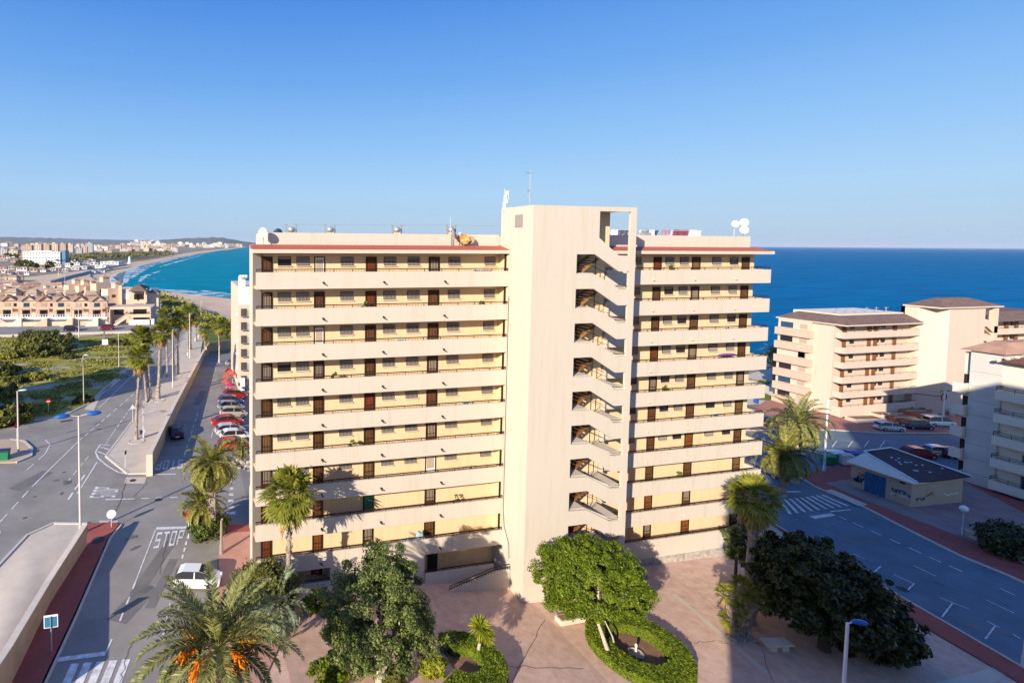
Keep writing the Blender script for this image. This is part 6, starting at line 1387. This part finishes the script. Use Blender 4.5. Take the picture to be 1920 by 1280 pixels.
# ============================================================ terraced houses (left)
HC=[mat('house_tan',(.64,.47,.34),.9,noise=.12,nscale=.3),mat('house_cream',(.70,.54,.39),.9,noise=.12,nscale=.3),mat('house_rose',(.62,.43,.33),.9,noise=.12,nscale=.3)]
ROOFC=[CLAYT,mat('clay_pale',(.50,.36,.25),.9,col2=(.40,.28,.19),nscale=.5)]
def house(u,v,w,h,label,style=0,dep=9,ci=0,rz=-3,group='terraced houses beyond the meadow'):
    b=G(u,v); t=T('terraced_house',label,'house',b,R(rz),group); hw=w/2; zr=h*.78
    wl=HC[ci%3]; mb=MB()
    if style==0:      # gabled villa with arched porch, balcony
        mb.box(-hw,hw,1.6,dep,0,zr); mb.xz([(-hw*.62,zr),(hw*.62,zr),(0,h-.15)],1.6,2.4); P('wall',mb,wl,t)
        mb=MB(); mb.hexa([(-hw-.2,1.2,zr+.003),(hw+.2,1.2,zr+.003),(hw+.2,dep+.3,zr+.003),(-hw-.2,dep+.3,zr+.003)],[(-hw-.2,4.6,zr+1.25),(hw+.2,4.6,zr+1.25),(hw+.2,dep-2,zr+1.25),(-hw-.2,dep-2,zr+1.25)])
        mb.hexa([(-hw*.75,1.0,zr-.15),(0,.95,h),(0,4.5,h),(-hw*.75,4.5,zr)],[(-hw*.8,1.0,zr+.05),(0,.95,h+.22),(0,4.5,h+.22),(-hw*.8,4.5,zr+.2)]); mb.hexa([(0,.95,h),(hw*.75,1.0,zr-.15),(hw*.75,4.5,zr),(0,4.5,h)],[(0,.95,h+.22),(hw*.8,1.,zr+.05),(hw*.8,4.5,zr+.2),(0,4.5,h+.22)])
        P('roof',mb,ROOFC[ci%2],t)
        mb=MB(); zb=h*.40
        mb.box(-hw*.9,hw*.45,0,.2,zb,zb+.95); mb.box(-hw*.9,hw*.45,.203,1.597,zb,zb+.2); mb.box(-hw*.9,-hw*.9+.35,0,.35,0,zb-.003); mb.box(hw*.45-.35,hw*.45,0,.35,0,zb-.003); P('balcony',mb,HC[(ci+1)%3],t)
        mb=MB(); mb.box(-hw*.45,hw*.15,1.5,1.597,zb+.3,zb+2.2); P('door',mb,BLUEG if ci%2 else BLIND,t)
        mb=MB(); mb.box(hw*.5,hw*.8,1.5,1.597,zb+.9,zb+2.); P('window',mb,BLIND if ci%2 else GLASS,t)
        mb=MB(); mb.box(-hw*.6,hw*.2,1.5,1.597,.1,zb-.5); P('porch_opening',mb,GLASS,t)
        mb=MB()
        for i in range(7): mb.box(-hw+.3+i*w*.13,-hw+.5+i*w*.13,-2.2,-2.05,.9,1.6)
        mb.box(-hw,hw,-2.25,-2.0,0,.9); mb.box(-hw,hw,-2.25,-2.,1.6,1.7); P('garden_balustrade',mb,WHITE,t)
    elif style==1:    # narrow tower like rear house with small hipped cap
        mb.box(-hw,hw,0,dep,0,h*.72); mb.box(hw*.05,hw,.6,4.5,h*.72+.003,h*.92); P('wall',mb,wl,t)
        mb=MB(); mb.hexa([(-.1,.3,h*.92+.003),(hw+.3,.3,h*.92+.003),(hw+.3,4.8,h*.92+.003),(-.1,4.8,h*.92+.003)],[(hw*.45,2.2,h),(hw*.55,2.2,h),(hw*.55,2.6,h),(hw*.45,2.6,h)]); P('roof',mb,CLAYT,t)
        mb=MB(); mb.box(-hw*.5,0,-.05,-.003,h*.45,h*.55); P('window',mb,GLASS,t)
        mb=MB(); mb.box(-hw,hw,0,.25,h*.72+.003,h*.78); P('parapet',mb,wl,t)
    else:             # low wide house with shallow roof and shaded openings
        mb.box(-hw,hw,0,dep,0,zr); P('wall',mb,wl,t)
        mb=MB(); mb.hexa([(-hw-.4,-.5,zr+.003),(hw+.4,-.5,zr+.003),(hw+.4,dep+.4,zr+.003),(-hw-.4,dep+.4,zr+.003)],[(-hw*.6,dep*.4,h),(hw*.6,dep*.4,h),(hw*.6,dep*.6,h),(-hw*.6,dep*.6,h)]); P('roof',mb,ROOFC[ci%2],t)
        for i in range(3): mb=MB(); xx=-hw*.7+i*w*.3; mb.box(xx,xx+1.1,-.05,-.003,zr-1.6,zr-.6); P('window',mb,(GLASS,BLIND,WHITE)[(i+ci)%3],t)
    return t
for i,(u,lab) in enumerate(((15,'gabled terraced house at the left end of the front row'),(51,'second gabled terraced house from the left, brightest balcony'),(84,'third gabled terraced house of the front row'),(116,'fourth gabled terraced house of the front row, blue door'),(149,'gabled terraced house just behind the dark parked car'),(184,'tall arched end house of the front row above the red car'),(-22,'terraced house cut by the left picture edge'))): house(u,597,6.0,7.6,lab,0,9,i,5)
for i,(u,v,w_,h_,lab) in enumerate(((141,571,6.0,11.5,'leftmost stair tower house of the second row with bright left wall'),(158,572,5.,11.2,'second stair tower house of the rear row'),(172,572,5.5,10.8,'broad stair tower house right of the middle in the rear row'),(194,575,6.8,13.2,'tallest capped tower house of the rear row'),(217,582,7.,11.4,'tower house at the right end of the rear row near the sea'))): house(u,v,w_*.85,h_,lab,1,7,i,28)
# corner villa with outside stair
b=G(241,607); t=T('corner_villa','corner villa with external staircase and flat terraces at the right end of the terraced houses','house',b,R(-3)); mb=MB(); mb.box(-5.6,7.2,2,12,0,5.0); mb.box(-5.6,-5.3,-2,1.997,0,5.0); mb.box(6.9,7.2,-2,1.997,0,5.2); P('wall',mb,HC[0],t)
mb=MB(); mb.box(.6,6.9,-2,-1.8,2.3,3.3); mb.box(.6,6.9,-1.797,1.997,2.3,2.5); mb.box(-5.3,6.9,-2,-1.8,5.0,5.7); mb.box(.3,.6,-2,-1.7,0,5.0); P('terrace',mb,HC[1],t)
mb=MB(); mb.hexa([(-4.5,-2.2,0),(-3.2,-2.2,0),(1.,-2.2,2.9),(-.6,-2.2,2.9)][::1],[(-4.5,-1.,0.05),(-3.2,-1.,0.05),(1.,-1.,2.95),(-.6,-1.,2.95)]); mb.hexa([(-3.8,-2.25,.9),(.2,-2.25,3.6),(.2,-2.05,3.6),(-3.8,-2.05,.9)],[(-3.8,-2.25,1.2),(.2,-2.25,3.9),(.2,-2.05,3.9),(-3.8,-2.05,1.2)]); P('outside_stair',mb,HC[1],t)
for x0_,z0_ in ((1.2,.2),(1.2,3.0),(-4.8,2.8)): mb=MB(); mb.box(x0_,x0_+4.2 if x0_>0 else x0_+3,1.9,1.997,z0_,z0_+1.9); P('shaded_opening',mb,GLASS,t)
mb=MB(); mb.box(7.3,8.2,-2.,1,0,1.7);mb.box(.7,6.8,-2.4,-2.2,0,1.6); P('white_fence',mb,WHITE,t)
b=G(250,585); t=T('beach_villa','two storey villa with hipped roof behind the corner villa','house',b,R(-3)); mb=MB(); mb.box(-5.,5.,0,9,0,8.8); mb.box(-5.1,-3.9,-1.2,-.003,0,10.2); mb.box(5.003,9.,3,9,0,7); P('wall',mb,HC[1],t); mb=MB(); mb.hexa([(-1.5,-2.6,8.1),(5.3,-2.6,8.1),(5.3,9,8.8),(-1.5,9,8.8)],[(1.4,.4,10.2),(2.4,.4,10.2),(2.4,6,10.2),(1.4,6,10.2)]); mb.hexa([(4.9,2.6,7.1),(9.4,2.6,7.1),(9.4,9.4,7.1),(4.9,9.4,7.1)],[(6,5,8),(8,5,8),(8,7,8),(6,7,8)]); P('roof',mb,BRT,t)
mb=MB(); mb.box(-.6,4.8,-2.3,-2.1,3.4,4.5); mb.box(-.6,4.8,-2.097,-.003,3.4,3.6); mb.box(-.6,-.2,-2.3,-1.9,4.6,8.1);mb.box(4.4,4.8,-2.3,-1.9,4.6,8.1);mb.box(-.6,-.2,-2.3,-1.9,0,3.4);mb.box(4.4,4.8,-2.3,-1.9,0,3.4); P('balcony',mb,HC[1],t)
for x0_,z0_ in ((.3,4.8),(.3,.5),(-3.4,5.)): mb=MB(); mb.box(x0_,x0_+(3.6 if x0_>0 else 2),-.05,-.003,z0_,z0_+2.1); P('window',mb,GLASS if x0_>0 else WHITE,t)
RH=[(6,560,7.5,6,'low house at the far left with a brown parapet, third row'),(25,557,7,5.5,'low tiled house behind the front row, left of the pale one'),(50,560,6.5,6.6,'narrow rose house with bright left wall in the third row'),(72,560,7,5.5,'low dark windowed house in the middle of the third row'),(97,562,8,5.,'house with white chimney stack in the third row'),(118,563,8.,6.,'wide tiled house with grey end wall in the third row'),(138,562,6,4.,'low house between the towers and the tiled house'),(15,545,10,6,'flat house with two white dishes at the far left'),(62,545,8,5,'low brown house beside the empty sandy lot'),(20,530,8,5,'small house at the far left before the beach parking'),(8,524,7,4.5,'red roofed small house at the far left edge'),(35,528,6,4.5,'small tiled house before the beach parking'),(212,595,5,4.5,'low annex between the end house and the corner villa'),(-14,545,10,6,'house at the left frame edge in the rear rows')]
for i,(u,v,w_,h_,lab) in enumerate(RH): house(u,v,w_,h_,lab,2,8,i,(18,-6,24,10)[i%4])
gh=random.Random(5)
for i in range(24):
    u=-6+i*9.4+gh.uniform(-2,2); v=(552,568,561,576)[i%4]+gh.uniform(-2,2)
    if u>205: continue
    house(u,v,gh.uniform(3.6,5.5),gh.uniform(4.6,7.6),('pale boxy house crowded among the rear rows of the terraced quarter','tan boxy house crowded among the rear rows of the terraced quarter','rose boxy house crowded among the rear rows of the terraced quarter')[i%3],(2,2,1,2)[i%4],6,i,gh.choice((25,30,15,-5)),'small houses of the rear rows')
# garden stairs and low walls in front of the front row
for i in range(9):
    u=4+i*24; b=G(u,610+(i%2)*2); mb=MB(); s_=1 if i%2 else -1
    mb.xz([(-1.9*s_,0),(1.9*s_,0),(1.9*s_,2.6),(1.2*s_,2.6),(-1.9*s_,.5)][::1 if s_>0 else -1],0,.3); mb.xz([(-1.9*s_,0),(1.9*s_,0),(1.9*s_,2.4),(-1.9*s_,.4)][::1 if s_>0 else -1],.6,2.2)
    M('garden_stair',mb,(HC[0],WHW,HC[1])[i%3],['pale stair wall at the far left before the terraced houses','white stair wall left of the thicket','tan stair wall just above the thicket','cream stair wall above the thicket right side','white stair wall behind the dark car left','tan stair wall behind the dark car right','cream stair wall between the two cars','white stair wall left of the red car','tan stair wall behind the red car'][i],'wall','stair walls of the terraced gardens',loc=b,rz=R(-3))
mb=MB(); a,b_=G(-120,614),G(205,609)
d=(b_-a); mb.hexa([a,b_,b_+Vector((0,.3,0)),a+Vector((0,.3,0))],[x+Vector((0,0,1.3)) for x in (a,b_,b_+Vector((0,.3,0)),a+Vector((0,.3,0)))]); M('garden_wall',mb,HC[1],'continuous low garden wall along the side road below the terraced houses','wall')
# kerb barrier and hedge strip between side road and meadow
mb=MB(); pts=gp([(-120,636),(100,629),(300,623)])
for a,c in zip(pts,pts[1:]): mb.hexa([a,c,c+Vector((0,.25,0)),a+Vector((0,.25,0))],[x+Vector((0,0,.7)) for x in (a,c,c+Vector((0,.25,0)),a+Vector((0,.25,0)))])
M('roadside_wall',mb,KERB,'low pale roadside wall between the side road and the meadow','wall')
# ============================================================ the distant town
CW=[mat('far_cream',(.62,.50,.38),.9),mat('far_white',(.72,.69,.65),.9),mat('far_tan',(.52,.38,.27),.9),mat('far_rose',(.55,.38,.31),.9),mat('far_grey',(.42,.42,.42),.9)]
FR=mat('far_roof',(.42,.24,.16),.9); FG=mat('far_window',(.10,.09,.09),.4)
CN=['cream','white','tan','rose','grey']
def far_block(u,v,wpx,hpx,label,ci,roof=False,group='distant town buildings',rows=None,rz=None):
    b=G(u,v); sc=b.y/1000*1.0; w=wpx*sc; h=hpx*sc; dep=w*.7
    rz=R(random.uniform(-18,18)) if rz is None else rz
    mb=MB(); mb.at(0); mb.box(-w/2,w/2,0,dep,-1,h)
    n=rows or max(1,int(h/3.2)); mb.at(1); k=max(2,int(w/5))
    for i in range(n):
        z=h*(i+.45)/n
        for j in range(k): x=-w/2+w*(j+.2)/k; mb.box(x,x+w/k*.55,-.15,-.003,z,z+h/n*.42)
    for i in range(n):
        z=h*(i+.45)/n
        for j in range(2): y=dep*(j+.25)/2; mb.box(-w/2-.15,-w/2-.003,y,y+dep*.2,z,z+h/n*.42); mb.box(w/2+.003,w/2+.15,y,y+dep*.2,z,z+h/n*.42)
    if roof: mb.at(2); mb.hexa([(-w/2-.4,-.4,h+.003),(w/2+.4,-.4,h+.003),(w/2+.4,dep+.4,h+.003),(-w/2-.4,dep+.4,h+.003)],[(-w/4,dep*.4,h+w*.12),(w/4,dep*.4,h+w*.12),(w/4,dep*.6,h+w*.12),(-w/4,dep*.6,h+w*.12)])
    else: mb.at(0); mb.box(-w/6,w/8,dep*.3,dep*.6,h+.003,h+min(3,h*.15))
    return M('distant_building',mb,[CW[ci],FG,FR],label,'building',group,loc=b,rz=rz)
# white hotel
b=G(78,496); T_=T('hotel','wide white six storey hotel behind the beach','hotel',b,R(-8)); sc=b.y/1000; w=62*sc; h=24*sc
mb=MB(); mb.box(-w/2,w/2,0,14,-1,h*.92); mb.box(-w*.3,w*.25,2,12,h*.92+.003,h); P('wall',mb,WHITE,T_)
mb=MB(); mb.box(w/2+.01,w/2+8*sc,2,16,-1,h*1.0); P('glass_wing',mb,mat('hotel_blue',(.10,.20,.32),.4),T_)
for k in range(5):
    for j in range(12): mb=MB(); x=-w/2+w*(j+.2)/12; mb.box(x,x+w/12*.5,-.2,-.003,h*.92*(k+.45)/5,h*.92*(k+.8)/5); P('window',mb,FG,T_)
# apartment rows
for i,(u,v,w_,h_,c) in enumerate(((50,476,16,15,2),(68,475,16,16,0),(84,474,15,15,2),(100,474,15,16,0),(116,473,13,15,2),(130,473,12,14,0),(20,480,22,10,0),(3,480,18,12,4),(148,475,10,9,4),(158,474,9,11,3),(167,473,12,16,4),(176,470,10,9,1))):
    far_block(u,v,w_,h_,f'{CN[c]} apartment slab {["behind the hotel left","directly behind the hotel roof","behind the hotel right half","past the hotel right end","in the long row right of the hotel","closing the long row on the right","low and long left of the hotel","at the left edge beyond the houses","low beside the grey tower","rosy beside the grey tower","tall grey tower in the middle of the town","small and pale beside the grey tower"][i]}',c,rz=R(-5))
g2=random.Random(21)
def scatter(n,u0,u1,v0,v1,w0,w1,h0,h1,cols,lab,roofp=.5,group='distant town buildings'):
    for i in range(n):
        u=u0+(u1-u0)*(i+g2.random())/n; v=g2.uniform(v0,v1); c=g2.choice(cols)
        far_block(u,v,g2.uniform(w0,w1),g2.uniform(h0,h1),lab%CN[c],c,g2.random()<roofp)
scatter(24,186,330,466,474,7,13,4,9,(0,0,2,3,1),'small %s building of the seaside quarter behind the dunes')
scatter(26,255,425,461,465.5,5,10,4,8,(0,1,1,2),'tiny %s block on the far seafront',.2)
scatter(9,250,310,459,462,5,9,7,10,(1,1,0),'pale %s high block in the middle distance',.0)
scatter(10,395,452,462,463.6,4,7,4,6,(0,1,4,2),'tiny %s block at the end of the far beach',.0)
scatter(34,-20,260,460,468,5,12,3,6,(0,1,2,3),'far %s building in the haze below the hills',.4)
scatter(22,0,120,480,492,7,12,3,6,(0,1,3,2),'small %s house of the plain beside the hotel',.7)
scatter(20,0,130,500,516,8,13,4,7,(0,1,2,3),'low %s house between the hotel and the terraced houses',.7)
scatter(14,118,180,487,500,8,14,3,5,(1,0,4,1),'low %s roof of the beach club quarter',.3)
scatter(8,120,200,502,512,9,15,2.5,4,(4,1,1),'long low %s pavilion by the promenade',.0)
# low beach clubs
for i,(u,v,w_,c) in enumerate(((205,496,34,1),(150,505,26,4),(188,503,20,1))): far_block(u,v,w_,5,['long white beach pavilion at the end of the promenade','grey beach pavilion along the promenade','white low pavilion in the promenade middle'][i],c,rows=1,rz=R(-20))
b=G(243,494); mb=MB(); mb.lathe([(3.2,0),(2.2,2),(1.6,8),(1.1,9.5),(0.2,11)],0,0,10); M('white_monument',mb,WHITE,'small white tower like monument standing on the beach edge','monument',loc=b)
# promenade sea wall
mb=MB(); pts=gp([(95,531),(125,522),(165,512),(200,504),(235,498)])
for a,c in zip(pts,pts[1:]): mb.hexa([a,c,c+Vector((2,3,0)),a+Vector((2,3,0))],[x+Vector((0,0,2.2)) for x in (a,c,c+Vector((2,3,0)),a+Vector((2,3,0)))])
M('promenade_wall',mb,mat('sea_wall',(.35,.36,.36),.9),'long grey promenade wall along the back of the beach','wall')
# small trees of the town
g3=np.random.default_rng(4)
for i,(u,v,r) in enumerate(((50,503,7),(62,505,6),(92,503,6),(35,500,5),(30,484,6),(15,484,7),(152,486,5),(250,472,6),(45,508,4),(130,500,4),(105,485,5),(170,481,6))):
    b=G(u,v); c,nr=crown_pts((0,0,r*.7),(r,r*.8,r*.65),26,26,r*.25,seed=200+i); t=T('distant_tree',['dark tree left before the hotel','dark tree under the hotel middle','dark tree at the hotel right corner','dark tree left of the hotel','tree in the far plain left','tree near the left edge in the plain','tree right of the hotel wing','tree in the seaside quarter','small tree before the parking','small tree between the pavilions','small tree behind the hotel','tree at the dune edge'][i],'tree',b,0,'trees of the distant town')
    mb=MB(); mb.tube([(0,0,0),(0,0,r*.5)],.3,5); P('trunk',mb,BARKD,t); leaves('crown',c,nr,1.3,LBUSH,t)

# slim block beyond the left picture edge, whose shadow crosses the avenue
T_=T('apartment_building','slim cream block beyond the left edge of the meadow','building',(0,0,0))
mb=MB(); mb.box(-60,-48,65,78,0,22); P('wall',mb,STU,T_); mb=MB(); mb.box(-60.3,-47.7,64.7,78.3,22.003,22.5); P('roof',mb,TRIM,T_)
for k in range(7):
    mb=MB(); mb.box(-47.95,-47.9,67,69,1+k*3,2.4+k*3); P('window',mb,GLASS,T_); mb=MB(); mb.box(-47.95,-47.9,73,75,1+k*3,2.4+k*3); P('window',mb,GLASS,T_)
# air between the viewer and the far town
hz=bpy.data.materials.new('haze_air'); hz.use_nodes=True; nt=hz.node_tree; nt.nodes.remove(nt.nodes['Principled BSDF'])
pv=nt.nodes.new('ShaderNodeVolumePrincipled'); pv.inputs['Color'].default_value=(.74,.86,1,1); pv.inputs['Density'].default_value=2.4e-5; nt.links.new(pv.outputs[0],nt.nodes['Material Output'].inputs['Volume'])
mb=MB(); mb.box(-75000,75000,-2000,95000,-12,260); o=tag(link('haze',mb.mesh('haze',hz)),'thin bluish air over the sea and the far town','haze',kind='stuff')

g4=np.random.default_rng(44)
for i,(x,y,h_) in enumerate(((-66,74,9),(-74,82,10),(-70,92,8),(-80,98,9),(-62,60,9))):  # unseen trees, added to cast shade on the left of the meadow
    t=T('unseen_shade_tree',['dense tree beyond the left edge nearest the slim block','tall dense tree beyond the left edge of the meadow','third dense tree beyond the left edge of the meadow','farthest dense tree beyond the left edge of the meadow','dense tree beyond the left edge before the crossroads'][i],'tree',(x,y,0)); mb=MB(); mb.tube([(0,0,0),(.2,0,h_*.5)],[.35,.2],7); P('trunk',mb,BARKD,t)
    c,nr=crown_pts((0,0,h_*.62),(4.5,4.5,h_*.4),90,60,1.1,seed=400+i); leaves('crown',c,nr,.5,LBUSH,t)
